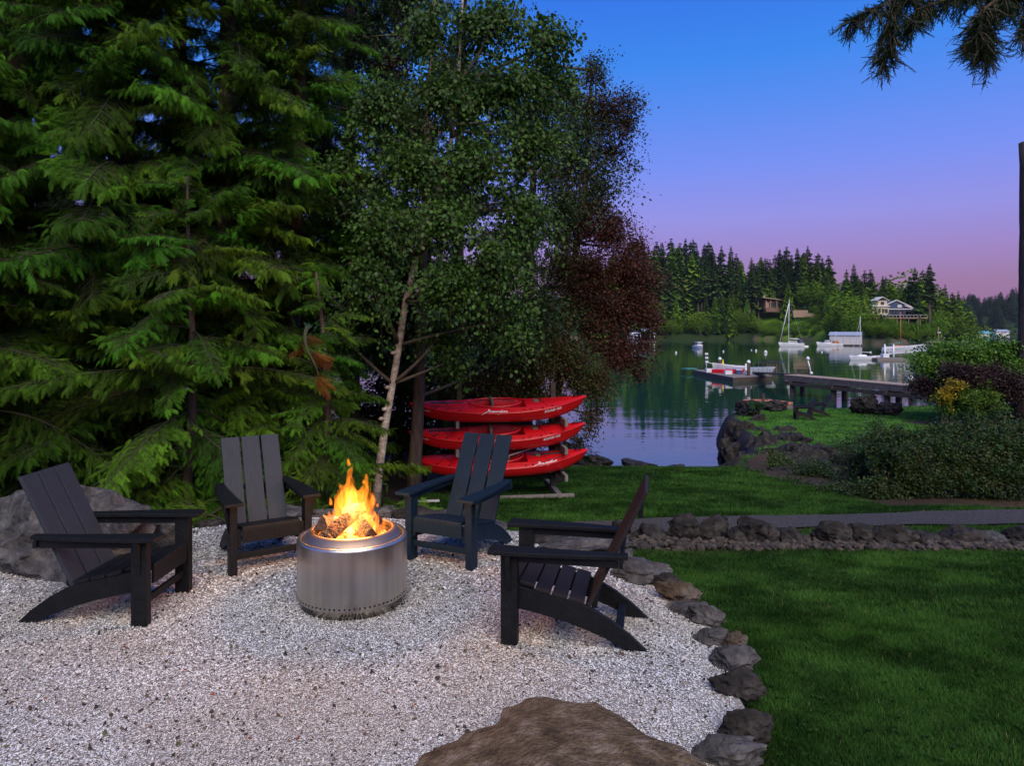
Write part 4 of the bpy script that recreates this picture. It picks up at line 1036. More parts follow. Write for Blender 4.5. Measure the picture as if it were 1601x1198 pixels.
# ------------------------------------------------------------------ broadleaf crowns
LEAF = (np.array([(0, 0, 0), (.34, .45, .07), (0, 1, -.04), (-.34, .45, .07)]), np.array([(0, 1, 2), (0, 2, 3)]))
ROUND = (np.array([(0, 0, 0), (.40, .35, .06), (.30, .80, .03), (0, 1.05, -.06), (-.30, .80, .03), (-.40, .35, .06)]), np.array([(0, 1, 2), (0, 2, 3), (0, 3, 4), (0, 4, 5)]))
def clump_pts(cl):
    out = []
    for c in cl:
        u, v, Y, ru, rv = c[:5]; ry = c[5] if len(c) > 5 else None
        p = PY(u, v, Y); out.append((np.array(p), np.array([ru * Y / FPX, (ry if ry else (ru + rv) / 2 * Y / FPX), rv * Y / FPX])))
    return out
def leafy(parent, clumps, limbs_from, ntw, nleaf, size, pal, seed=0, hang=.35, twig=.0035, tmpl=LEAF, spread=.07, leafmat='leaf', limb_r=.03):
    """twigs grown inside each clump, leaves set along the twigs; returns crown object"""
    r = np.random.default_rng(seed); g = Geo(); gw = Geo()
    pal = np.array(pal)
    vols = np.array([c[1].prod() ** .8 for c in clumps]); share = vols / vols.sum()
    for (c, rad), sh in zip(clumps, share):
        lf = limbs_from(c); mid_ = (lf + c) / 2 + r.normal(0, .12, 3) * np.linalg.norm(rad); n_t = max(3, int(ntw * sh))
        q = np.linspace(0, 1, 7)[:, None]; lp = (1 - q) ** 2 * lf + 2 * q * (1 - q) * mid_ + q ** 2 * c
        gw.tube(lp, limb_r * (1 - q[:, 0] * .75), 6)
        for k in range(n_t):
            d = r.normal(0, 1, 3); d /= np.linalg.norm(d); e = c + d * rad * (r.uniform(.5, 1.0) if r.random() > .20 else r.uniform(1.0, 1.55))
            s0 = c + (e - c) * .08 + r.normal(0, .12, 3) * rad; s0 = np.where(True, s0, s0)
            m_ = (s0 + e) / 2 + np.array([0, 0, .10 * np.linalg.norm(e - s0)]); e = e + np.array([0, 0, -hang * np.linalg.norm(e - s0)])
            tt = np.linspace(0, 1, 6)[:, None]; tp = (1 - tt) ** 2 * s0 + 2 * tt * (1 - tt) * m_ + tt ** 2 * e
            gw.tube(tp, twig * (1.6 - 1.2 * tt[:, 0]), 3, caps=False)
            nl = int(nleaf * r.uniform(.6, 1.4)); u = r.uniform(.12, 1.04, nl)[:, None]
            P_ = (1 - u) ** 2 * s0 + 2 * u * (1 - u) * m_ + u ** 2 * e + r.normal(0, spread, (nl, 3))
            Dd = nrm((e - s0)[None] * .6 / (np.linalg.norm(e - s0) + 1e-6) + r.normal(0, .7, (nl, 3)) + np.array([0, 0, -hang * 1.5]))
            U = nrm(r.normal(0, .55, (nl, 3)) + np.array([0, -.25, 1]))
            q_ = r.random(nl); base = pal[r.integers(0, len(pal), 1)[0]]; oth = pal[r.integers(0, len(pal), nl)]
            C_ = (base * .55 + oth * .45) * r.uniform(.7, 1.3, (nl, 1))
            V, F, cc = stamp(tmpl[0], tmpl[1], P_, Dd, U, size * r.uniform(.65, 1.25, nl), None, C_)
            g.add(V, F, 0, cc)
    crown = g.build('leaves', M[leafmat], parent); gw.build('twigs', M['twig'], parent, smooth=True)
    return crown

# birch
BB = np.array([(586, 806, 9.3), (592, 740, 9.3), (603, 660, 9.3), (614, 600, 9.28), (624, 540, 9.25), (634, 470, 9.2), (652, 400, 9.15), (672, 330, 9.1), (692, 275, 9.1), (706, 215, 9.1), (716, 130, 9.1), (722, 20, 9.1), (728, -90, 9.1)])
bpts = np.array([tuple(PY(*b_)) for b_ in BB])
bt = tag(bpy.data.objects.new('birch_tree', None), 'slender leaning pale birch with drooping green leaves behind the fire pit', 'tree'); COL.objects.link(bt)
bt.location = bpts[0]; off = bpts[0]
Geo().tube(bpts - off, [.076, .057, .051, .048, .046, .043, .039, .034, .030, .026, .022, .016, .01], 12, jit=.07).build('trunk', M['birch_bark'], bt, smooth=True)
def line(*p): return np.array([tuple(PY(*q)) for q in p]) - off
Geo().tube(line((650, 402, 9.15), (690, 345, 9.1), (725, 285, 9.0), (755, 235, 8.9)), [.034, .028, .022, .012], 8).build('limb', M['birch_bark'], bt, smooth=True)
g = Geo(); tv, tf = ico(1)
for (u, v) in [(621, 552), (612, 606), (607, 640), (602, 655), (632, 505), (591, 740), (640, 448)]:
    p = np.array(PY(u, v, 9.24)) - off; g.add(tv * np.array([.045, .05, .03]) + p + np.array([random.choice((-.05, .05)), -.01, 0]), tf)
tag(g.build('bark_knots', M['birch_bark'], bt, smooth=True), kind='stuff')
def sub(cl): return [(c - off, r_) for c, r_ in clump_pts(cl)]
def near_on(path):
    def f(c):
        d = np.linalg.norm(path[:, [0, 1, 2]] - (c - np.array([0, 0, .6])), axis=1); return path[int(np.argmin(d))]
    return f
birch_cl = [(690, 520, 9.4, 50, 40), (570, 430, 8.8, 55, 60), (700, 440, 8.7, 70, 60), (600, 350, 8.8, 70, 60), (700, 340, 8.7, 80, 60), (780, 420, 8.8, 60, 70), (640, 250, 8.9, 80, 60), (740, 250, 8.8, 80, 60),
            (820, 330, 9.0, 60, 60), (830, 230, 9.0, 60, 60), (700, 140, 9.0, 90, 60), (800, 130, 9.0, 80, 60), (860, 60, 9.1, 55, 55), (770, 30, 9.1, 90, 50), (660, 40, 9.1, 70, 50), (590, 160, 9.0, 60, 60),
            (545, 270, 8.9, 50, 60), (530, 520, 8.8, 34, 44), (710, 560, 9.4, 40, 30), (810, 500, 9.0, 45, 50), (880, 130, 9.3, 40, 40)]
leafy(bt, sub(birch_cl), near_on(bpts - off), 900, 50, .052, [(.026, .076, .009), (.052, .130, .012), (.018, .052, .011), (.066, .135, .013)], 3, hang=.55, tmpl=ROUND, spread=.09)

# second trunk: alder with dark green leaves
AB = np.array([(645, 770, 10.6), (650, 700, 10.6), (655, 620, 10.6), (658, 545, 10.6), (662, 440, 10.6), (664, 330, 10.6), (668, 200, 10.6), (676, 60, 10.6), (680, -60, 10.6)])
apts = np.array([tuple(PY(*b_)) for b_ in AB]); off = apts[0].copy()
al = tag(bpy.data.objects.new('alder_tree', None), 'straight brown trunk with dark leaves just left of the kayak rack', 'tree'); COL.objects.link(al); al.location = off
Geo().tube(apts - off, [.135, .10, .088, .082, .072, .06, .05, .035, .02], 12, jit=.05).build('trunk', M['bark'], al, smooth=True)
al_cl = [(760, 470, 11.2, 70, 70), (840, 480, 11.4, 60, 60), (700, 280, 11.0, 70, 70), (620, 180, 11, 60, 60), (720, 120, 11, 80, 70), (830, 180, 11.2, 70, 70), (900, 220, 11.6, 55, 60),
         (880, 330, 11.6, 55, 55), (800, 380, 11.4, 70, 55), (790, 560, 12.9, 50, 26), (940, 290, 12, 45, 40), (560, 60, 11, 60, 50), (500, 160, 11, 50, 50), (650, -10, 11, 80, 50), (520, 330, 10.6, 50, 60)]
leafy(al, sub(al_cl), near_on(apts - off), 760, 48, .058, [(.017, .050, .010), (.026, .070, .012), (.012, .032, .010), (.032, .050, .010)], 5, hang=.3, spread=.11)

# purple-leaved plum by the shore
PB = np.array([(868, 716, 13.6), (866, 640, 13.6), (880, 560, 13.6), (890, 480, 13.7), (902, 380, 13.8), (915, 280, 13.8), (920, 180, 13.8), (925, 110, 13.8)])
ppts = np.array([tuple(PY(*b_)) for b_ in PB]); ppts[0][2] = hz(ppts[0][0], ppts[0][1]) - .1; off = ppts[0].copy()
pl = tag(bpy.data.objects.new('purple_plum_tree', None), 'purple plum tree with dark red leaves at the water behind the kayaks', 'tree'); COL.objects.link(pl); pl.location = off
Geo().tube(ppts - off, [.14, .11, .10, .09, .07, .05, .035, .015], 10, jit=.05).build('trunk', M['bark'], pl, smooth=True)
red = [(.075, .018, .013), (.055, .014, .012), (.105, .030, .018), (.070, .042, .014)]
mixg = [(.060, .085, .014), (.085, .045, .014), (.045, .085, .014), (.075, .022, .014)]
leafy(pl, sub([(985, 425, 13.4, 60, 40), (950, 370, 13.6, 55, 30), (960, 490, 13.3, 60, 45), (1000, 470, 13.3, 36, 35), (920, 430, 13.5, 55, 50), (900, 350, 13.8, 50, 35), (965, 550, 13.1, 50, 38), (990, 390, 13.6, 30, 22), (960, 345, 13.6, 40, 16), (1022, 440, 13.4, 24, 14), (930, 330, 13.7, 40, 24), (1020, 500, 13.3, 18, 26), (1005, 540, 13.3, 24, 18), (1000, 585, 13.2, 22, 14)]), near_on(ppts - off),
      560, 72, .052, red, 7, hang=.15, spread=.10)
leafy(pl, sub([(880, 560, 13.0, 60, 45), (830, 560, 12.9, 55, 50), (930, 600, 12.9, 40, 28), (850, 490, 13.2, 60, 45), (880, 420, 13.5, 50, 45), (770, 600, 12.9, 50, 26), (925, 650, 13.0, 20, 34), (905, 690, 13.2, 12, 24), (820, 610, 13.0, 50, 20), (870, 625, 12.9, 40, 18), (720, 590, 12.9, 40, 26)]), near_on(ppts - off),
      560, 64, .050, mixg, 8, hang=.25, spread=.10).name = 'green_leaves'
leafy(pl, sub([(950, 180, 13.7, 52, 45), (975, 160, 13.7, 34, 22), (930, 120, 13.8, 40, 26), (955, 240, 13.8, 44, 32), (900, 170, 13.8, 50, 50), (905, 255, 13.9, 45, 35), (890, 310, 13.9, 50, 40), (930, 300, 13.9, 40, 30), (860, 270, 13.8, 40, 40), (850, 120, 13.8, 40, 40), (935, 205, 13.6, 60, 20), (985, 260, 13.7, 22, 10), (925, 95, 13.8, 14, 22), (980, 200, 13.7, 24, 40)]), near_on(ppts - off),
      420, 64, .052, [(.075, .018, .013), (.028, .050, .012), (.060, .016, .012), (.03, .05, .015), (.025, .045, .014)], 9, hang=.1, spread=.10).name = 'upper_leaves'
leafy(pl, sub([(610, 130, 14, 60, 60), (580, 50, 14, 60, 50), (640, 230, 14, 50, 50), (560, 260, 14, 40, 40)]), near_on(ppts - off), 3, 2, .07, red, 10)

# purple tree top glimpsed above the cedars
off = np.array([-2.6, 15.5, hz(-2.6, 15.5)])
p2 = tag(bpy.data.objects.new('purple_plum_tree', None), 'second purple plum whose reddish top shows high between the cedars and the birch', 'tree'); COL.objects.link(p2); p2.location = off
tp = np.array([(0, 0, 0), (.1, 0, 2), (0, 0, 4), (.2, 0, 6), (.1, 0, 8)]); Geo().tube(tp, [.13, .1, .08, .05, .02], 9).build('trunk', M['bark'], p2, smooth=True)
leafy(p2, sub([(610, 100, 15, 60, 60), (560, 30, 15, 60, 40), (640, 20, 15, 60, 45), (650, 200, 15, 50, 60), (540, 140, 15, 45, 40), (470, 60, 15, 50, 40)]), near_on(tp), 260, 46, .08, red + mixg, 11, hang=.15, spread=.13)

# ------------------------------------------------------------------ shrubs
def shrub(name, label, base, clumps, pal, ntw, nleaf, size, seed, cat='shrub', group=None, hang=.1, stems=5, tmpl=LEAF, spread=.06):
    t = tag(bpy.data.objects.new(name, None), label, cat, group); COL.objects.link(t); t.location = base
    b_ = np.array(base, float)
    leafy(t, [(c - b_, r_) for c, r_ in clumps], lambda c: np.array([c[0] * .55, c[1] * .55, 0.0]), ntw, nleaf, size, pal, seed, hang=hang, tmpl=tmpl, spread=spread, twig=.004, limb_r=.018)
    return t
def blob(u, v, Y, ru, rv, ry=None): return clump_pts([(u, v, Y, ru, rv) + ((ry,) if ry else ())])[0]
# long clipped hedge, right
hb = gp(8.6, 11.7)
cl = []
for u in range(1385, 1690, 34):
    for (v, Y, rv) in ((690, 12.4, 26), (715, 11.6, 34), (755, 11.2, 32)):
        q = (u - 1385) / 300; cl.append(blob(u + random.uniform(-8, 8), v - 16 * q + random.uniform(-5, 5) + (10 if u < 1400 else 0), Y, 34, rv, .5))
shrub('long_hedge', 'tall dense green hedge with reddish tips between the two lawns', hb, cl, [(.018, .056, .006), (.034, .080, .008), (.060, .064, .008), (.011, .032, .005)], 1500, 40, .052, 70, cat='hedge')
sh = [((1340, 740, 13), [(1340, 730, 13, 46, 46), (1370, 705, 13.4, 36, 36), (1325, 760, 12.6, 36, 24)], 'loose dark green shrub at the left end of the hedge', [(.025, .06, .012), (.018, .045, .010)], 150, .05),
      ((1355, 690, 14.5), [(1350, 690, 14.8, 20, 20), (1372, 672, 14.8, 14, 24), (1320, 700, 15, 20, 14)], 'thin upright stems sticking out above the hedge end', [(.03, .07, .015)], 50, .055),
      ((1212, 740, 17), [(1212, 722, 17.2, 20, 20), (1220, 735, 17, 18, 14)], 'small yellow green bush growing on the shore rocks', [(.06, .10, .012), (.045, .08, .012)], 60, .06),
      ((1275, 750, 15), [(1275, 735, 15, 36, 20), (1300, 750, 14.4, 28, 16), (1255, 748, 15, 22, 12)], 'low spreading green shrub on the rocks beside the middle lawn', [(.035, .075, .012), (.022, .05, .010)], 110, .055),
      ((1180, 636, 30.2), [(1182, 633, 30.2, 22, 7)], 'low weedy plant at the tip of the far lawn', [(.02, .07, .015)], 22, .08)]
sh += [((u_, v_, Y_), [(u_, v_ - h_ * .5, Y_, w_, h_), (u_ + w_ * .8, v_ - h_ * .35, Y_ - .3, w_ * .7, h_ * .7)], lb_, pl__, int(w_ * 2.2), .05) for (u_, v_, Y_, w_, h_, lb_, pl__) in [
      (1178, 752, 16.0, 20, 12, 'small weedy clump where the middle lawn meets the bluff', [(.03, .07, .012), (.05, .08, .012)]),
      (1235, 768, 13.6, 26, 14, 'dark green weeds along the lawn edge below the shore rocks', [(.02, .055, .010), (.035, .07, .010)]),
      (1300, 782, 12.0, 30, 18, 'bushy green growth at the lawn edge left of the hedge foot', [(.022, .058, .010), (.05, .075, .012)]),
      (1350, 786, 11.3, 34, 24, 'dense green growth joining the left foot of the hedge', [(.022, .058, .010), (.04, .06, .010)]),
      (1245, 715, 20.0, 22, 14, 'yellowish fern on the rocks under the rim of the far lawn', [(.06, .09, .012), (.035, .07, .012)]),
      (1320, 735, 16.8, 34, 20, 'green bramble between the black rock and the hedge end', [(.025, .065, .010), (.045, .08, .012)]),
      (1290, 708, 20.6, 24, 10, 'low green plants on the rim of the far lawn', [(.025, .07, .010)])]]
for i, (b_, c_, lb, pl_, n_, sz) in enumerate(sh):
    bb = PY(*b_); bb.z = hz(bb.x, bb.y)
    shrub('shrub', lb, bb, clump_pts(c_), pl_, n_, 30, sz, 80 + i)
bb = gp(17.0, 27.0)
shrub('yellow_shrub', 'rounded shrub with yellow flowers on its left side by the far lawn', bb, clump_pts([(1500, 625, 27, 34, 26), (1535, 622, 27, 32, 28), (1520, 608, 27.2, 30, 18), (1480, 640, 27, 14, 14)]), [(.07, .15, .012), (.045, .11, .012), (.12, .18, .01)], 300, 44, .09, 90)
shrub('yellow_blossom_bush', 'clump of bright yellow blossoms on the water side of the rounded shrub', gp(16.6, 26.6), clump_pts([(1476, 618, 26.8, 13, 20), (1492, 603, 26.8, 20, 8)]), [(.34, .24, .01), (.22, .19, .012)], 45, 36, .10, 91)
mp_ = gp(19.5, 29)
tm = shrub('green_maple', 'spreading bright green tree leaning over the water at the right', mp_, clump_pts([(1460, 575, 29, 38, 20), (1500, 552, 29, 42, 22), (1550, 548, 29, 42, 24), (1590, 560, 28.6, 36, 34), (1530, 580, 28.6, 50, 22), (1585, 590, 28, 34, 24), (1625, 570, 28.5, 40, 40), (1440, 562, 29.2, 22, 10), (1475, 545, 29.4, 22, 10)]),
           [(.085, .20, .014), (.12, .26, .018), (.045, .12, .014)], 560, 40, .13, 92, cat='tree', spread=.14)
shrub('purple_maple', 'dark purple laceleaf maple with twisting stems in front of the green tree', gp(18.6, 27.2), clump_pts([(1500, 582, 27.5, 36, 14), (1545, 586, 27.3, 38, 18), (1520, 598, 27.2, 36, 14), (1440, 604, 28.5, 20, 16), (1580, 605, 27, 26, 22)]),
      [(.035, .014, .014), (.045, .018, .014), (.022, .012, .012)], 330, 36, .10, 93, cat='tree', spread=.13)
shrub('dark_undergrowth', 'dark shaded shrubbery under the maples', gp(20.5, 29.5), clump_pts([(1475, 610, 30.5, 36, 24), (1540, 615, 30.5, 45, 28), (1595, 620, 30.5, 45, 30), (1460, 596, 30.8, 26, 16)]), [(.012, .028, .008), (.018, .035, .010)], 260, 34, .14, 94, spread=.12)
shrub('dark_undergrowth', 'dark bushes added to stand in for the shade behind the left end of the kayak rack', gp(-1.6, 14.2), [(np.array([x_, y_, z_]), np.array([.9, .7, .8])) for x_, y_, z_ in ((-3.0, 14.2, -.3), (-2.0, 14.3, -.5), (-1.0, 14.2, -.6), (-.2, 14.6, -.9), (-2.4, 14.4, .6), (-1.2, 14.6, .3))],
      [(.014, .034, .008), (.022, .050, .010), (.030, .036, .010)], 520, 40, .09, 96, spread=.13)  # dark bushes added to fill the gap behind the rack with shade
# ferns and low plants at the patio's back edge
fern = cedar_branch(95, L_=.5, n=14, pal=((.035, .08, .01), (.07, .15, .015)), m='frond', flen=(.22, .38), droop=.35)
spots = [(-2.75, 6.9, 'low fern behind the slate chair'), (-1.9, 7.1, 'yellowish fern behind the logs at the patio edge'), (-3.2, 6.9, 'fern at the shoulder of the big boulder'), (-2.3, 7.4, 'fern tuft between the two chairs on the left'),
         (-1.15, 7.7, 'fern at the birch foot'), (-4.6, 6.6, 'fern behind the big boulder'), (-5.4, 6.3, 'fern at the left end of the boulder')]
for i, (x, y, lb) in enumerate(spots):
    t = empty('fern', gp(x, y), 0, lb, 'fern', 'ferns behind the patio')
    for k in range(9):
        o = bpy.data.objects.new('fern_leaf', fern); COL.objects.link(o); o.parent = t
        o.rotation_euler = (R(random.uniform(15, 45)), random.uniform(-.2, .2), k * .7 + random.uniform(-.2, .2)); o.scale = (random.uniform(.8, 1.2),) * 3; o.location = (0, 0, .08)

# ------------------------------------------------------------------ firs at the right: edge trunk and overhanging boughs
ft = empty('fir_tree', gp(21.25, 28.2), 0, 'tall fir trunk at the right picture edge', 'tree')
q = np.linspace(0, 1, 12); Geo().tube(np.stack([.10 * np.sin(q * 3), 0 * q, q * 11.7 - .1], 1), .42 - .16 * q + .1 * np.exp(-q * 18), 16, jit=.09).build('trunk', M['fir_bark'], ft, smooth=True)
def needle_template():
    V, F = [], []; r = np.random.default_rng(5)
    for i in range(26):
        t_ = i / 26; a = r.uniform(0, 6.28); d = np.array([math.cos(a) * .8, .75, math.sin(a) * .5]); d /= np.linalg.norm(d); o = np.array([0, t_, -.06 * t_]); l = .15 * (1.15 - t_ * .5)
        s = np.cross(d, [0, 0, 1.]); s = s / (np.linalg.norm(s) + 1e-6) * .034; k = len(V); V += [o - s, o + s, o + d * l]; F.append((k, k + 1, k + 2))
    k = len(V); V += [(.012, 0, 0), (-.012, 0, 0), (0, 1, -.06)]; F.append((k, k + 1, k + 2))
    return np.array(V), np.array(F)
NT = needle_template()
def fir_bough(seed, pts, nside, l0, l1, parent):
    """bough with hanging needle sprays; pts = path of the bough"""
    r = np.random.default_rng(seed); g = Geo(); pts = np.array(pts, float); m_ = len(pts); tt = np.linspace(0, 1, m_)
    g.tube(pts, .028 * (1.1 - tt), 6, mi=1); O, D = [], []
    for k in range(nside):
        q = r.uniform(.02, 1); o = np.array([np.interp(q, tt, pts[:, i]) for i in range(3)]); d = nrm(np.array([r.normal(-.15, .55), r.normal(0, .45), -r.uniform(.25, 1.1)])); l = r.uniform(l0, l1) * (1.1 - .45 * q)
        e = o + d * l; e[2] -= .1 * l; g.tube([o, (o + e) / 2 + (0, 0, .03), e], [.006, .004, .002], 3, mi=1, caps=False)
        for j in range(int(l / .014)):
            u = (j + r.random()) * .014 / l; O.append(o + (e - o) * min(u, 1)); D.append(nrm(d + r.normal(0, .55, 3)))
    for j in range(int(np.linalg.norm(pts[-1] - pts[0]) / .006)):
        q = r.random(); O.append(np.array([np.interp(q, tt, pts[:, i]) for i in range(3)])); D.append(nrm(np.array([-1, r.normal(0, .6), r.normal(-.2, .5)])))
    O, D = np.array(O), np.array(D); n = len(O)
    V, F, c = stamp(NT[0], NT[1], O, D, nrm(r.normal(0, 1, (n, 3)) + np.array([0, 0, .8])), r.uniform(.05, .10, n), None, np.array([.020, .038, .012]) * r.uniform(.6, 1.6, (n, 1)))
    g.add(V, F, 0, c); return g.build('bough', [M['leaf'], M['twig']], parent)
fo = empty('fir_tree', gp(6.3, 6.4), 0, 'fir whose drooping boughs hang into the top right corner of the sky', 'tree')
fb = np.array(fo.location)
q = np.linspace(0, 1, 9); Geo().tube(np.stack([0 * q, 0 * q, q * 9 - .1], 1), .26 - .2 * q, 14, jit=.08).build('trunk', M['fir_bark'], fo, smooth=True)
def bp_(*l): return [np.array(PY(u, v - 18, Y)) - fb for u, v, Y in l]
fir_bough(1, [(0, 0, 6.0)] + bp_((1620, -60, 6.3), (1520, -20, 6.2), (1440, -5, 6.1), (1380, 25, 6.0), (1325, 52, 6.0)), 150, .16, .34, fo)
fir_bough(2, bp_((1440, -20, 6.1), (1410, 20, 6.05), (1390, 60, 6.0), (1396, 92, 6.0), (1380, 117, 6.0)), 120, .10, .30, fo)
fir_bough(3, [(0, 0, 5.7)] + bp_((1640, -10, 6.2), (1590, -5, 6.1), (1540, 30, 6.0), (1525, 70, 6.0), (1548, 108, 6.0)), 210, .16, .36, fo)
fir_bough(4, bp_((1650, -20, 6.2), (1560, 0, 6.1), (1500, 10, 6.1), (1440, 30, 6.0), (1425, 60, 6.0)), 170, .10, .26, fo)
fir_bough(5, [(0, 0, 5.4)] + bp_((1660, 10, 6.2), (1620, 40, 6.2), (1596, 80, 6.1)), 100, .14, .30, fo)
fir_bough(6, bp_((1600, -40, 6.2), (1570, 10, 6.1), (1540, 60, 6.1), (1540, 90, 6.1)), 170, .12, .34, fo)

# ------------------------------------------------------------------ far shore trees
def far_tree(kind, seed):
    """one unit high; colour per face"""
    r = np.random.default_rng(seed); V, F, C, MI = [], [], [], []
    g = Geo()
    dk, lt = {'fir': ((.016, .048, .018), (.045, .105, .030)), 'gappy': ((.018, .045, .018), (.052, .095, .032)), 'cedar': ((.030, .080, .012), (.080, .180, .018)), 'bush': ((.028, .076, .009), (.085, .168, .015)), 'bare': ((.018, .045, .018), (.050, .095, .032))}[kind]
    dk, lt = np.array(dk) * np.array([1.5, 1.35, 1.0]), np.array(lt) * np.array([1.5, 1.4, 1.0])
    if kind == 'bush':
        g.tube([(0, 0, -.03), (.01, 0, .5)], [.03, .015], 5, mi=1)
        cl = [(r.normal(0, .16, 3) * np.array([1, 1, 1.2]) + (0, 0, .52), r.uniform(.18, .28)) for _ in range(9)]
        n = 1500; k = r.integers(0, 9, n); c = np.array([cl[i][0] for i in k]); rr = np.array([cl[i][1] for i in k]); d = nrm(r.normal(0, 1, (n, 3))); O = c + d * (rr * r.uniform(.75, 1.1, n))[:, None]
        O[:, 2] = np.maximum(O[:, 2], .02)
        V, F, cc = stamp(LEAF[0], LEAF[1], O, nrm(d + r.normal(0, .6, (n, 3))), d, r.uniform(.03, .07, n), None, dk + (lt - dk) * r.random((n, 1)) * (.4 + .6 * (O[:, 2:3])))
        g.add(V, F, 0, cc)
        return g.build('far', [M['far_needles'], M['far_bark']])
    g.tube([(0, 0, -.04), (.004, 0, .5), (0, 0, .985)], [.0155 if kind != 'cedar' else .02, .010, .002], 5, mi=1)
    z0 = {'fir': .12, 'gappy': .34, 'cedar': .03, 'bare': .50}[kind]; lev = {'fir': 34, 'gappy': 26, 'cedar': 36, 'bare': 18}[kind]
    wmax = {'fir': .155, 'gappy': .15, 'cedar': .21, 'bare': .11}[kind]; pw = {'fir': .85, 'gappy': .7, 'cedar': .75, 'bare': .6}[kind]
    for i in range(lev * 3):
        t = (i + r.random() * 2.5) / (lev * 3 + 2); z = z0 + (1 - z0) * t; Rr = wmax * (1 - t) ** pw * r.uniform(.6, 1.18) + .006
        if kind in ('gappy', 'bare'): Rr *= .75 + .45 * math.sin(t * 40 + seed) * math.sin(t * 17 + seed * 2)
        nb = int(r.integers(3, 5)); a0 = r.uniform(0, 6.28)
        for k in range(nb):
            if kind in ('gappy', 'bare') and r.random() < .22: continue
            a = a0 + k * 6.283 / nb + r.normal(0, .2); l = Rr * r.uniform(.65, 1.2); d = np.array([math.cos(a), math.sin(a), 0]); s = np.array([-d[1], d[0], 0])
            dr = -.35 * l if kind != 'cedar' else -.6 * l; w = .30 * l + .004
            p0 = np.array([0, 0, z + .006]); pm = p0 + d * l * .6 + (0, 0, dr * .35 + .004); pt = p0 + d * l + (0, 0, dr)
            V = [p0, pm + s * w, pt, pm - s * w, pm + (0, 0, -.012 - .25 * w), p0 + d * l * .45 + s * w * 1.3 + (0, 0, dr * .9), p0 + d * l * .45 - s * w * 1.3 + (0, 0, dr * .9)]
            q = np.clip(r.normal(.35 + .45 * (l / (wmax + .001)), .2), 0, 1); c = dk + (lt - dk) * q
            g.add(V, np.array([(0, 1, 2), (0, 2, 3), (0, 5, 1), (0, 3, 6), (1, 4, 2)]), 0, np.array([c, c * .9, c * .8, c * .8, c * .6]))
    return g.build('far', [M['far_needles'], M['far_bark']])
FAR = {}
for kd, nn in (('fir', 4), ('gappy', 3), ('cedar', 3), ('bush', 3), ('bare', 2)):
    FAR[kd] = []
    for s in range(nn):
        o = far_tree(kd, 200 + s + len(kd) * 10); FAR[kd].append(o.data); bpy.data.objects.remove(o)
def plant(kind, u, Y, h, name, label, group, wide=1.0, z=None, cat='tree'):
    x = (u - CU) / FPX * Y
    o = bpy.data.objects.new(name, random.choice(FAR[kind])); COL.objects.link(o)
    o.location = (x, Y, (hz(x, Y) if z is None else z) - .2); o.rotation_euler = (random.uniform(-.02, .02), random.uniform(-.02, .02), random.uniform(0, 6.28)); o.scale = (h * wide, h * wide, h)
    return tag(o, label, cat, group)
def plant_to(kind, u, Y, vtop, *a, **k):
    x = (u - CU) / FPX * Y; z = hz(x, Y); h = CAM_H - (vtop - CV) / FPX * Y - z
    return plant(kind, u, Y, max(h, 3), *a, **k)
rr0 = random.Random(3)
# skyline trees read off the photograph (u, top v)
sk = [(935, 400), (960, 392), (985, 385), (1004, 372), (1015, 384), (1026, 376), (1036, 378), (1049, 371), (1062, 378), (1070, 371), (1080, 376), (1086, 372), (1101, 380), (1108, 376), (1126, 384), (1143, 384), (1150, 395), (1174, 402), (1180, 410),
      (1193, 408), (1205, 404), (1218, 388), (1231, 384), (1236, 400), (1247, 386), (1262, 384), (1277, 394), (1284, 402), (1294, 398), (1322, 420), (1335, 412), (1350, 421), (1360, 420), (1379, 430), (1385, 431), (1407, 438), (1432, 417), (1443, 420), (1456, 411)]
for i, (u, v) in enumerate(sk):
    Y = 385 if u < 1200 else 372 if u < 1300 else 345 if u < 1400 else 330 if u < 1425 else 300
    kd = 'gappy' if i % 3 else 'fir'
    for dd_ in (0, 1):
        plant_to(rr0.choice(['fir', 'cedar', 'gappy', 'cedar', 'fir']), u + rr0.uniform(-9, 9), (Y - 14 - 8 * dd_) if u < 1180 else Y + 4, v + rr0.uniform(8, 18) + 14 * dd_, 'forest_tree', 'far', 'forest trees on the far hill', wide=rr0.uniform(1.2, 1.7))
    if u in (1407,): kd = 'bush'
    plant_to(kd, u, Y + random.uniform(-12, 12), v, 'fir_tree', 'tall fir in the row forming the skyline of the hill across the water', 'skyline firs on the far hill', wide=random.uniform(1.1, 1.7))
for i, (u, v, Y) in enumerate([(1092, 430, 352), (1097, 420, 352), (1104, 415, 352), (1116, 418, 354), (1120, 428, 350), (1178, 430, 356), (1186, 420, 356), (1454, 414, 282), (1436, 455, 280)]):
    plant_to('bare', u, Y, v, 'bare_trunk_fir', 'fir with a long bare pale trunk across the water', 'bare-trunked firs on the far shore', wide=1.25)
rr_ = random.Random(5)
def okbare(u, Y):
    a = (u - CU) / FPX
    return True
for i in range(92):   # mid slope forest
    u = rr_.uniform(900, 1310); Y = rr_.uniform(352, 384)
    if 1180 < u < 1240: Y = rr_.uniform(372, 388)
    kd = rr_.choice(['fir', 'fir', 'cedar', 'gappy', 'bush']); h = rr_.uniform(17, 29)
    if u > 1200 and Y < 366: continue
    plant(kd, u, Y, h * (.62 if kd == 'bush' else 1), 'forest_tree', 'dark green tree inside the forest mass on the far hill', 'forest trees on the far hill', wide=rr_.uniform(1, 1.5))
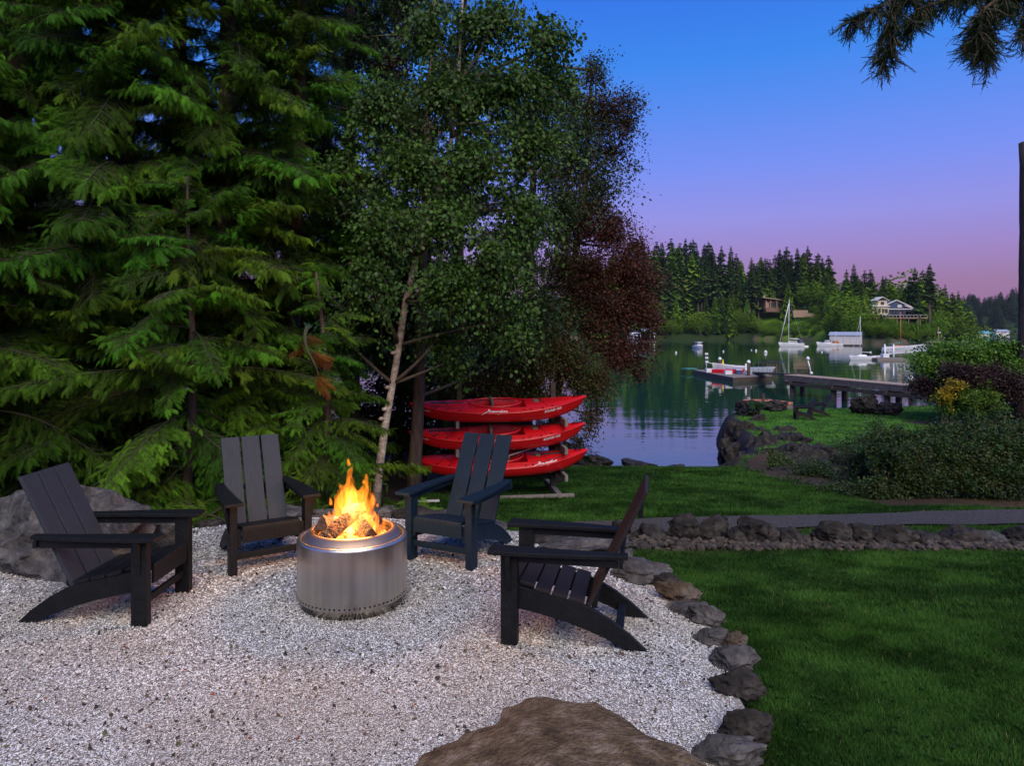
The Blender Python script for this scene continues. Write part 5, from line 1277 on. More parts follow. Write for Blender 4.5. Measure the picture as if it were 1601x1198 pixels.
for i in range(34):   # front row over the shore, left part
    u = 930 + i * 8.0 + rr_.uniform(-4, 4); 
    if 1062 < u < 1090 : h = rr_.uniform(5, 8)
    else: h = rr_.uniform(9, 21)
    if u > 1185: continue
    kd = rr_.choice(['cedar', 'cedar', 'bush', 'fir']); plant(kd, u, rr_.uniform(342, 350), h * (.7 if kd == 'bush' else 1), 'shore_tree', 'tree standing at the foot of the far hill near the waterline', 'waterline trees on the far shore', wide=rr_.uniform(1.1, 1.6))
for i in range(60):   # bright brush slope below the timber house
    u = rr_.uniform(1195, 1312); Y = rr_.uniform(318, 350)
    plant('bush', u, Y, rr_.uniform(2.2, 4.6), 'bush', 'bright green bush on the open slope below the timber house', 'bushes on the open slope', wide=rr_.uniform(1.1, 1.8), cat='bush')
for (u, v, Y, w, lb) in [(1232, 440, 352, 1.3, 'tall tree'), (1325, 432, 300, 1.5, 'light green cedar'), (1342, 458, 280, 1.5, 'pale yellow green round tree'), (1296, 440, 345, 1.4, 'dark cedar'), (1280, 450, 350, 1.4, 'dark broad cedar'), (1262, 445, 356, 1.4, 'dark fir')]:
    plant_to('cedar' if v < 445 else 'bush', u, Y, v, 'tall_cedar' if v < 445 else 'round_tree', f'{lb} at the edge of the open slope across the water, near the mooring masts', 'trees framing the open slope', wide=w)
for i in range(26):   # wooded bank with the blue house
    u = rr_.uniform(1310, 1485); Y = rr_.uniform(248, 275) if u < 1420 else rr_.uniform(262, 285)
    x = (u - CU) / FPX * Y
    if float(sdist(FARP, np.array([x]), np.array([Y]))[0]) < 1: Y += 22
    if u < 1330: Y = rr_.uniform(285, 300)
    vt = rr_.uniform(503, 518) if 1345 < u < 1450 else rr_.uniform(470, 505)
    plant_to('bush', u, Y, vt, 'bank_tree', 'leafy tree on the wooded bank below the blue house', 'leafy trees below the blue house', wide=rr_.uniform(1.2, 1.9))
for i in range(34):
    u = rr_.uniform(1300, 1500); Y = rr_.uniform(320, 346); vt = rr_.uniform(434, 462) if u < 1400 or u > 1470 else rr_.uniform(440, 470)
    if u > 1470: vt += 8
    plant_to(rr_.choice(['fir', 'cedar', 'gappy', 'bush']), u, Y, vt, 'hill_tree', 'dark tree behind the blue house on the far bank', 'trees behind the blue house', wide=rr_.uniform(1.1, 1.5))
for i, (u, v) in enumerate([(1487, 456), (1500, 470), (1475, 500), (1490, 505), (1510, 500), (1520, 508)]):
    plant_to('fir' if i < 2 else 'bush', u, 300 + i * 3, v, 'point_tree', 'tree at the right end of the far bank before the open water', 'trees at the end of the far bank', wide=1.4)
def along_shore(n, u0, u1, kinds, hr, name, lab, grp, inl=(1.5, 6), wide=(1.2, 1.8), cat='tree'):
    k = 0; tries = 0
    while k < n and tries < n * 60:
        tries += 1; u = rr_.uniform(u0, u1); a = (u - CU) / FPX
        ys = np.arange(215, 345, 1.0); dd_ = sdist(FARP, ys * a, ys); ok = np.where(dd_ > 0)[0]
        if len(ok) == 0: continue
        Y = ys[ok[0]] + rr_.uniform(*inl); kd = rr_.choice(kinds); plant(kd, u, Y, rr_.uniform(*hr) * (.75 if kd == 'bush' else 1), name, lab, grp, wide=rr_.uniform(*wide), cat=cat); k += 1
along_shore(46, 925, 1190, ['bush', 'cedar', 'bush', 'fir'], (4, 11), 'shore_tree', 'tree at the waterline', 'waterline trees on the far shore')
along_shore(34, 1190, 1330, ['bush'], (2, 5), 'bush', 'bright bush', 'bushes on the open slope', cat='bush')
along_shore(64, 1318, 1500, ['bush', 'bush', 'cedar'], (3.5, 7), 'bank_tree', 'bank tree', 'leafy trees below the blue house', inl=(1, 9))
along_shore(30, 1335, 1470, ['bush'], (3, 5), 'bank_tree', 'bank tree', 'leafy trees below the blue house', inl=(8, 26))
# the last hill, far behind
g = Geo(); tvs = []
for kd in ('fir', 'gappy', 'cedar'):
    me = FAR[kd][0]; n = len(me.vertices); v = np.zeros(n * 3, np.float32); me.vertices.foreach_get('co', v)
    tvs.append((v.reshape(-1, 3), np.array([p.vertices[:] for p in me.polygons if len(p.vertices) == 3]), ))
cnt = 0
far_pts = []
for i in range(300):
    u = rr_.uniform(1462, 1720); Y = rr_.uniform(700, 900); far_pts.append((u, Y, rr_.uniform(16, 30)))
def thin(v, f, step): return v, f[::step]
for (u, Y, h) in far_pts:
    kd = rr_.choice([0, 0, 1, 2]); v, f = tvs[kd]
    x = (u - CU) / FPX * Y; z = hz(x, Y)
    if float(sdist(FARP, np.array([x]), np.array([Y]))[0]) < 2: continue
    zt = CAM_H + (CV - (452 + 12 * math.sin(u * .05) + (16 if u < 1500 else 0))) / FPX * Y
    h = min(h, max(8, zt - z)); f = f[::2]
    V = v * np.array([h * 1.9, h * 1.9, h]) + np.array([x, Y, z]); q = rr_.uniform(.6, 1.2)
    g.add(V, f, 0, np.array([.030, .070, .036]) * q + np.array([.02, .03, 0]) * (kd == 2))
tag(g.build('distant_woods', M['far_needles']), 'hazy wooded hill closing the inlet at the far right', kind='stuff')

# ------------------------------------------------------------------ far shore buildings
def house(name, lab, loc, rz, cat='house'): return empty(name, loc, rz, lab, cat)
def gable(g, x0, x1, y0, y1, z0, z1, mi=0, axis='x', over=.4, th=.25):
    """pitched roof slabs; ridge along axis"""
    if axis == 'x':
        ym = (y0 + y1) / 2
        for a, b_ in ((y0 - over, ym), (y1 + over, ym)):
            V = [(x0 - over, a, z0), (x1 + over, a, z0), (x1 + over, b_, z1), (x0 - over, b_, z1)]; V += [(x, y, z + th) for x, y, z in V]
            g.add(V, np.array([(0, 1, 2, 3), (4, 7, 6, 5), (0, 4, 5, 1), (1, 5, 6, 2), (2, 6, 7, 3), (3, 7, 4, 0)]), mi)
    else:
        xm = (x0 + x1) / 2
        for a, b_ in ((x0 - over, xm), (x1 + over, xm)):
            V = [(a, y0 - over, z0), (a, y1 + over, z0), (b_, y1 + over, z1), (b_, y0 - over, z1)]; V += [(x, y, z + th) for x, y, z in V]
            g.add(V, np.array([(0, 1, 2, 3), (4, 7, 6, 5), (0, 4, 5, 1), (1, 5, 6, 2), (2, 6, 7, 3), (3, 7, 4, 0)]), mi)
    return g
# timber house on the slope
Y = 356; p = PY(1212, 483, Y); gz = p.z
H1 = house('timber_house', 'brown timber house with a long low roof on the open slope', p, R(12))
Geo().box((0, 4, 1.9), (12, 8, 4.0)).build('wall', M['brown_wall'], H1); Geo().box((-4.6, -.02, 1.9), (2.2, .3, 2.6)).build('wall_panel', M['tan_wall'], H1)
Geo().add([(-8, -1.8, 5.6), (7.5, -1.8, 3.9), (7.5, 9, 3.9), (-8, 9, 5.6), (-8, -1.8, 6.0), (7.5, -1.8, 4.3), (7.5, 9, 4.3), (-8, 9, 6.0)], np.array([(0, 3, 2, 1), (4, 5, 6, 7), (0, 1, 5, 4), (1, 2, 6, 5), (2, 3, 7, 6), (3, 0, 4, 7)])).build('roof', M['tan_wall'], H1)
for x in (-2.6, -1.0, .6, 2.2, 3.8, 5.2): Geo().box((x, -.06, 2.1), (1.3, .12, 2.2)).build('window', M['house_glass'], H1)
for x in (-6.2, -3.6, 0, 3.4, 6.3): Geo().box((x, -1.4, 2.2), (.3, .3, 4.2)).build('post', M['tan_wall'], H1)
Geo().box((-4.2, 4, 6.9), (.7, .7, 2.2)).build('chimney', M['white_wall'], H1); Geo().box((0, -1.0, -.8), (13, 2, 1.7)).build('deck', M['brown_wall'], H1)
Geo().box((8, 2, 1.2), (5, 5, 2.6)).build('annex', M['brown_wall'], H1)
q_ = PY(1255, 490, 350)
for i, (u, v, w, lb) in enumerate([(1251, 486, 22, 'upper pale stone terrace wall beside the timber house'), (1258, 491, 34, 'lower pale stone terrace wall beside the timber house')]):
    p = PY(u, v, 348 - i * 4); o = Geo().box((0, 0, -.7), (w * .33, 1.2, 2.0)).build('terrace_wall', M['tan_wall'], loc=p, rotz=R(-6)); tag(o, lb, 'wall')
# blue house
Y = 298; p = PY(1400, 494, Y); H2 = house('blue_house', 'dark blue gabled house with white trim above the leafy bank', p, 0)
Geo().box((1, 6, 1.6), (14, 9, 3.2)).build('wall', M['blue_roof'], H2)
g = Geo(); g.add([(-6, 1.3, 3.2), (8, 1.3, 3.2), (1, 1.3, 6.6), (-6, 1.6, 3.2), (8, 1.6, 3.2), (1, 1.6, 6.6)], [(0, 1, 2), (3, 5, 4), (0, 2, 5, 3), (1, 4, 5, 2), (0, 3, 4, 1)]); g.build('gable_wall', M['blue_roof'], H2)
gable(Geo(), -7, 9, 1.5, 10, 3.2, 6.6, axis='y').build('roof', M['blue_roof'], H2)
for a, b_ in (((-7.6, 1.0, 3.1), (1, 1.0, 6.95)), ((9.6, 1.0, 3.1), (1, 1.0, 6.95)), ((4.5, .8, 4.6), (12.5, .8, 1.7)), ((-6, .9, 3.0), (8, .9, 3.0))): Geo().bar(a, b_, .35, .42).build('trim', M['white_wall'], H2)
for x in (-3, 0, 1.6, 4.5): Geo().box((x, 1.2, 1.5), (1.3, .3, 1.6)).build('window', M['house_glass'], H2)
Geo().box((2.4, 1.15, 4.3), (1.8, .3, 1.3)).build('window', M['white_wall'], H2)
Geo().box((8, 5, .8), (7, 7, 2.2)).build('side_wing', M['blue_roof'], H2); Geo().box((0, -1.5, -1.0), (24, 4, .5)).build('deck', M['tan_wall'], H2)
g = Geo()
for x in np.arange(-12, 12.1, 1.5): g.box((x, -3.4, -.2), (.12, .12, 1.1))
g.box((0, -3.4, .35), (24, .12, .14)); g.build('deck_railing', M['white_wall'], H2)
for x in (-11, -6, -1, 4, 9): Geo().box((x, -3.0, -3.2), (.3, .3, 4)).build('post', M['tan_wall'], H2)
p = PY(1377, 492, 296); H3 = house('cream_house', 'cream tower-like house with white windows beside the dark blue gable', p, 0)
Geo().box((0, 3, 1.8), (7, 6, 3.6)).build('wall', M['cream_wall'], H3); Geo().box((1, 3, 4.8), (4, 5, 2.6)).build('upper_storey', M['cream_wall'], H3)
gable(Geo(), -1.4, 3.4, .4, 5.6, 6.0, 7.6, axis='y').build('roof', M['white_wall'], H3); gable(Geo(), -3.6, 3.6, -.1, 6.1, 3.5, 4.2, axis='x', over=.3).build('lower_roof', M['white_wall'], H3)
for x in (-2.2, -.6, 1.0, 2.4): Geo().box((x, -.1, 1.7), (1.0, .25, 1.5)).build('window', M['house_glass'], H3)
Geo().box((1, .45, 5.0), (1.4, .25, 1.2)).build('window', M['house_glass'], H3)
# boathouses
def W(u, v): return P(u, v, WATER)
p = W(1333, 541); BH = house('boathouse', 'white floating boathouse with a grey metal roof', p, R(-32), 'boathouse')
sc = p.y / FPX
Geo().box((-2.2, 3.2, 1.75), (8.6, 4.6, 2.9)).build('wall', M['white_wall'], BH)
g = Geo(); g.add([(2.11, .9, 3.2), (2.11, 5.5, 3.2), (2.11, 3.2, 4.1), (1.9, .9, 3.2), (1.9, 5.5, 3.2), (1.9, 3.2, 4.1)], [(0, 1, 2), (3, 5, 4), (0, 2, 5, 3), (1, 4, 5, 2)]); g.build('gable_wall', M['white_wall'], BH)
gable(Geo(), -6.5, 2.1, .9, 5.5, 3.15, 4.15, over=.25, th=.12).build('roof', M['metal_roof'], BH)
for x in (-6, -4.2, -2.4, -.6, 1.2): Geo().box((x, .86, 1.8), (.12, .1, 2.8)).build('wall_rib', M['aluminium'], BH)
Geo().box((-2.2, 3.2, .12), (9.4, 5.6, .5)).build('float', M['dark_wood'], BH)
p = W(1012, 534.5); B2 = house('open_boathouse', 'small open-fronted boathouse with a pale pitched roof on the left shore', p, R(8), 'boathouse')
for x in (-2.9, 2.9):
    for y in (0, 5): Geo().box((x, y, 1.6), (.32, .32, 3.4)).build('post', M['white_wall'], B2)
gable(Geo(), -3, 3, 0, 5, 3.1, 5.2, axis='y').build('roof', M['metal_roof'], B2); Geo().box((0, 5.2, 1.6), (6, .2, 3)).build('wall', M['dark_wood'], B2)
Geo().box((0, 2.5, .05), (7, 6, .5)).build('float', M['grey_wood'], B2)

# ------------------------------------------------------------------ boats
def hull(L_, B, Hh, sheer=.25, m=None, parent=None, name='hull', transom=.8):
    g = Geo(); ts = np.linspace(0, 1, 15); rows = []
    for t in ts:
        w = B / 2 * (transom + (1 - transom) * min(1, t * 3)) * (1 - max(0, (t - .35) / .65) ** 2.4) + .01; s_ = Hh + sheer * t ** 2.2
        x = L_ * (t - .5); rk = .10 * L_ * t ** 5
        rows.append([(x, -w * .0, -.15), (x, -w * .75, -.12), (x + rk * .5, -w * .95, .3 * Hh), (x + rk, -w, s_), (x + rk, -w * .9, s_ + .03), (x + rk, 0, s_ + .05), (x + rk, w * .9, s_ + .03), (x + rk, w, s_), (x + rk * .5, w * .95, .3 * Hh), (x, w * .75, -.12)])
    k = 10; V = np.array(rows).reshape(-1, 3); F = [(i * k + j, (i + 1) * k + j, (i + 1) * k + (j + 1) % k, i * k + (j + 1) % k) for i in range(14) for j in range(k)]
    g.add(V, F + [tuple(range(k))]); o = g.build(name, m or M['white_paint'], parent, smooth=True)
    try: o.data.set_sharp_from_angle(angle=R(35))
    except Exception: pass
    return o
def boat(name, lab, u, v, rz, cat='boat', group='moored boats'):
    return empty(name, W(u, v), rz, lab, cat, group)
# big white sailboat
b_ = boat('sailboat', 'white sailboat with furled headsail moored off the bright green slope', 1238, 542, R(180), 'sailboat'); L_ = 6.6
hull(L_, 2.3, .95, .3, parent=b_); Geo().box((-.2, 0, 1.35), (2.6, 1.5, .55), taper=.85).build('cabin', M['white_paint'], b_, bevel=.05)
Geo().box((-.3, 0, 1.42), (2.2, 1.54, .22)).build('window', M['boat_window'], b_); Geo().tube([(1.0, 0, .9), (.75, 0, 13.9)], [.13, .07], 8).build('mast', M['white_paint'], b_, smooth=True)
Geo().tube([(3.55, 0, 1.2), (.85, 0, 12.6)], [.09, .10], 6).build('furled_sail', M['white_paint'], b_, smooth=True); Geo().tube([(.95, 0, 2.3), (-1.9, 0, 2.25)], [.14, .12], 8).build('boom', M['white_wall'], b_, smooth=True)
Geo().box((-1.2, 0, 2.15), (1.6, 1.7, .08)).build('awning', M['white_wall'], b_); Geo().box((-2.3, 0, 1.6), (.8, 1.5, .8), taper=.8).build('dodger', M['blue_canvas'], b_)
Geo().tube([(.8, 0, 13.6), (-3.2, 0, 1.1)], .018, 4).build('backstay', M['aluminium'], b_); Geo().tube([(.9, -.5, 7.6), (.9, .5, 7.6)], .03, 4).build('spreader', M['aluminium'], b_)
Geo().box((-4.0, 0, .15), (1.6, .9, .3), taper=.8).build('tender', M['white_paint'], b_, bevel=.08)
# small white sailboat by the float
b_ = boat('sailboat', 'small white sailboat tied to the float with the white gangway', 1349, 563, R(178), 'sailboat')
hull(3.7, 1.4, .55, .2, parent=b_); Geo().box((.2, 0, .72), (1.5, .9, .32), taper=.8).build('cabin', M['white_paint'], b_, bevel=.04); Geo().tube([(.45, 0, .6), (.42, 0, 7.2)], [.055, .035], 7).build('mast', M['white_paint'], b_, smooth=True)
Geo().tube([(1.85, 0, .75), (.5, 0, 6.3)], .022, 5).build('forestay', M['aluminium'], b_); Geo().tube([(.45, 0, 1.3), (-1.3, 0, 1.25)], .06, 6).build('boom', M['white_wall'], b_, smooth=True); Geo().box((-1.2, .1, .85), (.25, .3, .4)).build('outboard_motor', M['black'], b_)
# wooden-mast ketch
b_ = boat('sailboat', 'low white sailboat with an orange wooden mast and green sail cover', 1405, 546, R(0), 'sailboat')
hull(7.8, 2.0, .62, .35, parent=b_, transom=.5); Geo().box((-.3, 0, .82), (2.8, 1.1, .32), taper=.85).build('cabin', M['varnished_wood'], b_, bevel=.03); Geo().tube([(.55, 0, .6), (.5, 0, 9.4)], [.12, .07], 8).build('mast', M['varnished_wood'], b_, smooth=True)
Geo().tube([(.6, 0, 1.5), (-2.6, 0, 1.25)], [.17, .12], 7).build('boom_cover', M['teal_canvas'], b_, smooth=True); Geo().tube([(.62, 0, 1.4), (.56, 0, 2.3)], [.2, .05], 7).build('sail_cover', M['teal_canvas'], b_, smooth=True)
# motor boats
b_ = boat('motor_yacht', 'white cabin cruiser beside the floating boathouse', 1293, 541.5, R(178), 'motorboat'); hull(5.2, 1.9, .85, .45, parent=b_)
Geo().box((-.1, 0, 1.35), (1.7, 1.3, .8), taper=.8).build('cabin', M['white_paint'], b_, bevel=.06); Geo().box((-.1, 0, 1.42), (1.5, 1.34, .26)).build('window', M['boat_window'], b_); Geo().box((-1.3, 0, 1.75), (1.4, 1.4, .1)).build('canopy', M['blue_canvas'], b_)
b_ = boat('fishing_boat', 'boat with orange cabin and white mast next to the cabin cruiser', 1307, 541, R(170), 'motorboat'); hull(3.8, 1.6, .6, .3, parent=b_)
Geo().box((.1, 0, 1.1), (1.5, 1.2, .8)).build('cabin', M['varnished_wood'], b_, bevel=.03)
for s in (-.5, .5): Geo().tube([(.0 + s * .9, s, 1.5), (0, 0, 3.9)], .035, 5).build('mast_leg', M['white_paint'], b_)
Geo().box((0, 0, 4.1), (.2, .2, .5)).build('radar', M['white_paint'], b_)
b_ = boat('motorboat', 'little white cabin boat moored alone on the open water', 1092, 544.5, R(-80), 'motorboat'); hull(4.2, 2.1, .6, .3, parent=b_)
Geo().box((0, 0, 1.15), (1.8, 1.5, .9), taper=.8).build('cabin', M['white_paint'], b_, bevel=.06); Geo().box((0, 0, 1.2), (1.7, 1.48, .3)).build('window', M['boat_window'], b_); Geo().box((0, 0, 1.68), (1.9, 1.55, .08)).build('cabin_roof', M['white_paint'], b_)
b_ = boat('motor_yacht', 'tall white yacht with a flybridge beside the open-fronted boathouse', 990, 535, R(-80), 'yacht'); hull(9, 3.4, 1.4, .5, parent=b_)
Geo().box((0, 0, 2.1), (4.5, 2.6, 1.4), taper=.85).build('cabin', M['white_paint'], b_, bevel=.08); Geo().box((0, 0, 2.2), (4.3, 2.56, .5)).build('window', M['boat_window'], b_); Geo().box((-.3, 0, 3.3), (3, 2.4, 1.0), taper=.9).build('flybridge', M['white_paint'], b_, bevel=.08)
Geo().box((-.3, 0, 4.2), (2.6, 2.2, .5)).build('canopy', M['blue_canvas'], b_); Geo().tube([(-1, 0, 4), (-1, 0, 6.5)], .05, 5).build('antenna', M['white_paint'], b_)
b_ = boat('dinghy', 'blue covered dinghy low in the water left of the tall yacht', 972, 538, R(10), 'boat'); hull(5, 1.6, .6, .2, m=M['blue_canvas'], parent=b_); Geo().box((.3, 0, .8), (1.6, 1.1, .4), taper=.7).build('cover', M['white_wall'], b_, bevel=.05)
# overturned red boat on the beach
p = PY(1068, 531, 336.5); p.z = hz(p.x, p.y) + .6
o = Geo().box((0, 0, 0), (4.6, 2, 1.1), taper=.6).build('beached_boat', M['red_canvas'], loc=p, bevel=.2); tag(o, 'orange-red boat under a cover on the far beach', 'boat')

# mooring buoys
g = Geo(); g.lathe([(.001, -.2), (.25, -.12), (.36, .08), (.34, .30), (.20, .46), (.06, .5), (.05, .62), (.001, .63)], 14); bu = g.build('mooring_buoy', M['white_paint'], smooth=True); COL.objects.unlink(bu)
for (u, v, s, lb) in [(1057, 552, 1.0, 'lone buoy nearest the purple plum tree'), (1131, 550, .8, 'buoy just above the striped kite board'), (1175, 548, .6, 'thin buoy left of the pair between cabin boat and sailboat'), (1182, 549, 1.0, 'small round buoy right of the thin one'),
                      (1197, 552, 1.6, 'large round buoy off the bow of the big sailboat'), (1263, 560, 1.1, 'buoy behind the pier lamp post'), (1285, 551, .8, 'buoy below the cabin cruiser'), (1361, 552, 1.0, 'buoy right of the small sailboat mast')]:
    o = bu.copy(); COL.objects.link(o); o.location = W(u, v); k = s * o.location.y / 235; o.scale = (k, k, k); tag(o, 'white mooring ' + lb, 'buoy', 'white mooring buoys')

# ------------------------------------------------------------------ docks
# floating swim dock
def mapped(name, lab, pts_, zt, th, m, cat, group=None):
    return None
A, Bp, Cp = np.array(W(1146, 598)), np.array(W(1207, 595)), np.array(W(1084, 585))
ex = (Bp - A)[:2]; w_ = np.linalg.norm(ex); rz = math.atan2(ex[1], ex[0]); ln = 11.0; skew = (Cp - A)[:2]
fd = empty('floating_dock', (A[0], A[1], WATER), rz, 'weathered timber floating dock out on the water', 'dock')
ca, sa = math.cos(-rz), math.sin(-rz); cx, cy = skew[0] * ca - skew[1] * sa, skew[0] * sa + skew[1] * ca
def q2(s, t): return (s * w_ + t * cx, t * cy)
nb = 44
for i in range(nb):
    t0, t1 = i / nb + .002, (i + 1) / nb - .002
    V = [(*q2(0, t0), .42), (*q2(1, t0), .42), (*q2(1, t1), .42), (*q2(0, t1), .42)]; V += [(x, y, .47) for x, y, z in V]
    Geo().add(V, np.array([(0, 3, 2, 1), (4, 5, 6, 7), (0, 1, 5, 4), (1, 2, 6, 5), (2, 3, 7, 6), (3, 0, 4, 7)])).build('plank', M['grey_wood'], fd)
V = [(*q2(0, 0), -.1), (*q2(1, 0), -.1), (*q2(1, 1), -.1), (*q2(0, 1), -.1)]; V += [(x, y, .41) for x, y, z in V]
Geo().add(V, np.array([(0, 3, 2, 1), (4, 5, 6, 7), (0, 1, 5, 4), (1, 2, 6, 5), (2, 3, 7, 6), (3, 0, 4, 7)])).build('float_frame', M['dark_wood'], fd)
def on(s, t, z=.47): x, y = q2(s, t); return (A[0] + x * math.cos(rz) - y * math.sin(rz), A[1] + x * math.sin(rz) + y * math.cos(rz), WATER + z)
def pile(u, vt, Y, r_, lab, cap='white_paint', base=None, group='pilings with pale caps'):
    zt = CAM_H - (vt - CV) / FPX * Y; x = (u - CU) / FPX * Y; zb = WATER - 1.5
    t = empty('piling', (x, Y, zb), 0, lab, 'piling', group)
    Geo().tube([(0, 0, 0), (0, 0, (zt - zb) * .5), (0, 0, zt - zb)], [r_ * 1.05, r_, r_], 12, jit=.03).build('shaft', M['dark_wood'], t, smooth=True)
    Geo().lathe([(r_ * 1.1, zt - zb - .02), (r_ * 1.12, zt - zb + .08), (r_ * .6, zt - zb + .22), (.001, zt - zb + .27)], 14).build('cap', M[cap], t, smooth=True)
    return t
pile(1170.5, 567, 67.5, .17, 'dark piling with white cap at the near side of the floating dock'); pile(1125.5, 562, 75.5, .17, 'dark piling with white cap behind the red kayak on the dock')
def small(name, lab, s, t, build, cat, rz_=0):
    e = empty(name, on(s, t), rz_, lab, cat); build(e); return e
small('dock_ladder', 'white swim ladder with hoop rails on the floating dock', .05, .62, lambda e: (Geo().tube([(-.25, 0, 0), (-.25, 0, .95), (-.15, 0, 1.1), (.45, 0, .9), (.5, 0, 0)], .035, 6).build('rail', M['white_paint'], e, smooth=True), Geo().box((.1, .1, .2), (.75, .5, .4)).build('step_box', M['white_paint'], e)), 'ladder')
small('dock_kayak', 'bright red kayak lying on the floating dock', .35, .45, lambda e: hull(3.0, .8, .35, .1, m=M['red_plastic'], parent=e, transom=.3), 'kayak', R(-20))
small('dock_box', 'white storage box on the floating dock', .22, .30, lambda e: (Geo().box((0, 0, .18), (.7, .5, .34)).build('box', M['white_paint'], e, bevel=.02), Geo().box((0, 0, .38), (.74, .54, .06)).build('lid', M['white_paint'], e)), 'box')
small('dinghy', 'pale inflatable dinghy drawn up at the back of the floating dock', .75, .66, lambda e: (hull(3.6, 1.4, .55, .3, m=M['white_wall'], parent=e, transom=.6), Geo().box((-.4, 0, .6), (.3, 1.1, .08)).build('thwart', M['varnished_wood'], e)), 'dinghy', R(160))
small('canoe', 'long blue-grey boat tied at the right end of the floating dock', 1.02, .50, lambda e: hull(4.6, 1.1, .42, .1, m=M['metal_roof'], parent=e, transom=.3), 'boat', R(-8))
small('dock_chair', 'white plastic chair on the floating dock beside the front piling', .66, .22, lambda e: (Geo().box((0, 0, .42), (.5, .5, .06)).build('seat', M['white_paint'], e), Geo().box((0, .25, .75), (.5, .06, .65)).build('backrest', M['white_paint'], e), [Geo().box((x, y, .2), (.05, .05, .4)).build('leg', M['white_paint'], e) for x in (-.2, .2) for y in (-.2, .2)]), 'chair')
small('dock_crate', 'blue and white crate in the middle of the floating dock', .5, .30, lambda e: (Geo().box((0, 0, .22), (.6, .5, .42)).build('crate', M['blue_canvas'], e, bevel=.02), Geo().box((0, 0, .46), (.64, .54, .06)).build('lid', M['white_paint'], e)), 'crate')
small('yellow_cone', 'small yellow marker standing on the floating dock', .55, .72, lambda e: (Geo().lathe([(.22, 0), (.20, .5), (.03, 1.3), (.001, 1.3)], 10).build('cone', mat('yellow_plastic', (.6, .4, .02), .5), e, smooth=True), Geo().box((0, 0, .03), (.5, .5, .06)).build('base', M['black'], e)), 'marker')
def flag(e):
    Geo().tube([(0, 0, 0), (0, 0, 2.0)], .03, 6).build('pole', M['dark_wood'], e)
    for k in range(6): Geo().box((.02 * math.sin(k), 0, .78 + k * .22), (.32, .05, .20)).build('stripe', M['white_paint'] if k % 2 else M['blue_canvas'], e)
small('striped_board', 'upright blue and white striped board on the far side of the floating dock', .2, .82, flag, 'board')
o = Geo().box((0, 0, 0), (1.6, 1.0, .12)).build('green_float', M['teal_canvas'], loc=(W(1082, 583)[0] - .2, W(1082, 583)[1] + .5, WATER + .45), rotz=rz); tag(o, 'pale green slab at the left tip of the floating dock', 'float')

# pier from the lawn
pA, pB = np.array((21.9, 53.5, 0)), np.array((26.3, 41.0, 0)); pv = pB - pA; pl_ = np.linalg.norm(pv); pd_ = pv / pl_
prz = math.atan2(pd_[1], pd_[0]); ZD = -1.78
pr = empty('timber_pier', (pA[0], pA[1], ZD), prz, 'weathered timber pier on thick posts running out from the far lawn', 'pier')
for i in range(70):
    x = (i + .5) / 70 * pl_; Geo().box((x, 0, -.03), (pl_ / 70 - .02, 1.5, .05)).build('plank', M['pier_deck'], pr)
for s in (-.68, 0, .68): Geo().box((pl_ / 2, s, -.26), (pl_, .12, .38)).build('beam', M['pier_wood'], pr)
Geo().box((pl_ / 2, -.76, -.66), (pl_ * .99, .08, .26)).build('lower_beam', M['dark_wood'], pr)
for t in (.05, .36, .70):
    Geo().box((t * pl_, 0, -.60), (.5, 1.9, .28)).build('cross_cap', M['dark_wood'], pr)
    for s in (-.5, .5): Geo().tube([(t * pl_, s, -.74), (t * pl_, s, -3.4)], .2, 10).build('support_post', M['dark_wood'], pr, smooth=True)
gw = empty('gangway', on(1.0, .3, .5), 0, 'narrow gangway with thin handrails from the floating dock to the pier', 'gangway')
gA = Vector(on(1.0, .3, .55)); gB = Vector((21.9, 53.6, ZD)); gd = gB - gA; g0 = Vector(gw.location)
Geo().bar(gA - g0, gB - g0, .9, .12).build('deck', M['dark_wood'], gw)
side = Vector((-gd.y, gd.x, 0)).normalized() * .42
for s in (-1, 1):
    pts2 = [gA - g0 + side * s + gd * t + Vector((0, 0, .95 + .5 * t * (1 - t))) for t in np.linspace(0, 1, 7)]
    Geo().tube(pts2, .022, 5).build('handrail', M['grey_wood'], gw)
    for t in np.linspace(0.02, .98, 6): Geo().tube([gA - g0 + side * s + gd * t, gA - g0 + side * s + gd * t + Vector((0, 0, .95 + .5 * t * (1 - t)))], .018, 4).build('baluster', M['grey_wood'], gw)
lp = empty('pier_lamp', PY(1268, 585, 51.8), 0, 'leaning pale post with white globe at the head of the pier', 'lamp post')
Geo().tube([(0, 0, 0), (-.10, 0, .5), (-.24, 0, 1.05)], .05, 6).build('post', M['aluminium'], lp, smooth=True); tv, tf = ico(2)
Geo().add(tv * .14 + np.array([-.24, 0, 1.17]), tf).build('globe', M['white_paint'], lp, smooth=True); Geo().add(tv * .12 + np.array([.02, 0, .08]), tf).build('base_globe', M['white_paint'], lp, smooth=True)
lp = empty('piling', (25.0, 42.8, -4.2), 0, 'brown post with a white globe cap beside the pier', 'piling', 'pilings with pale caps')
Geo().tube([(0, 0, 0), (0, 0, 2.75)], .12, 10).build('shaft', M['bark'], lp, smooth=True); Geo().add(tv * .17 + np.array([0, 0, 2.88]), tf).build('cap', M['white_paint'], lp, smooth=True)
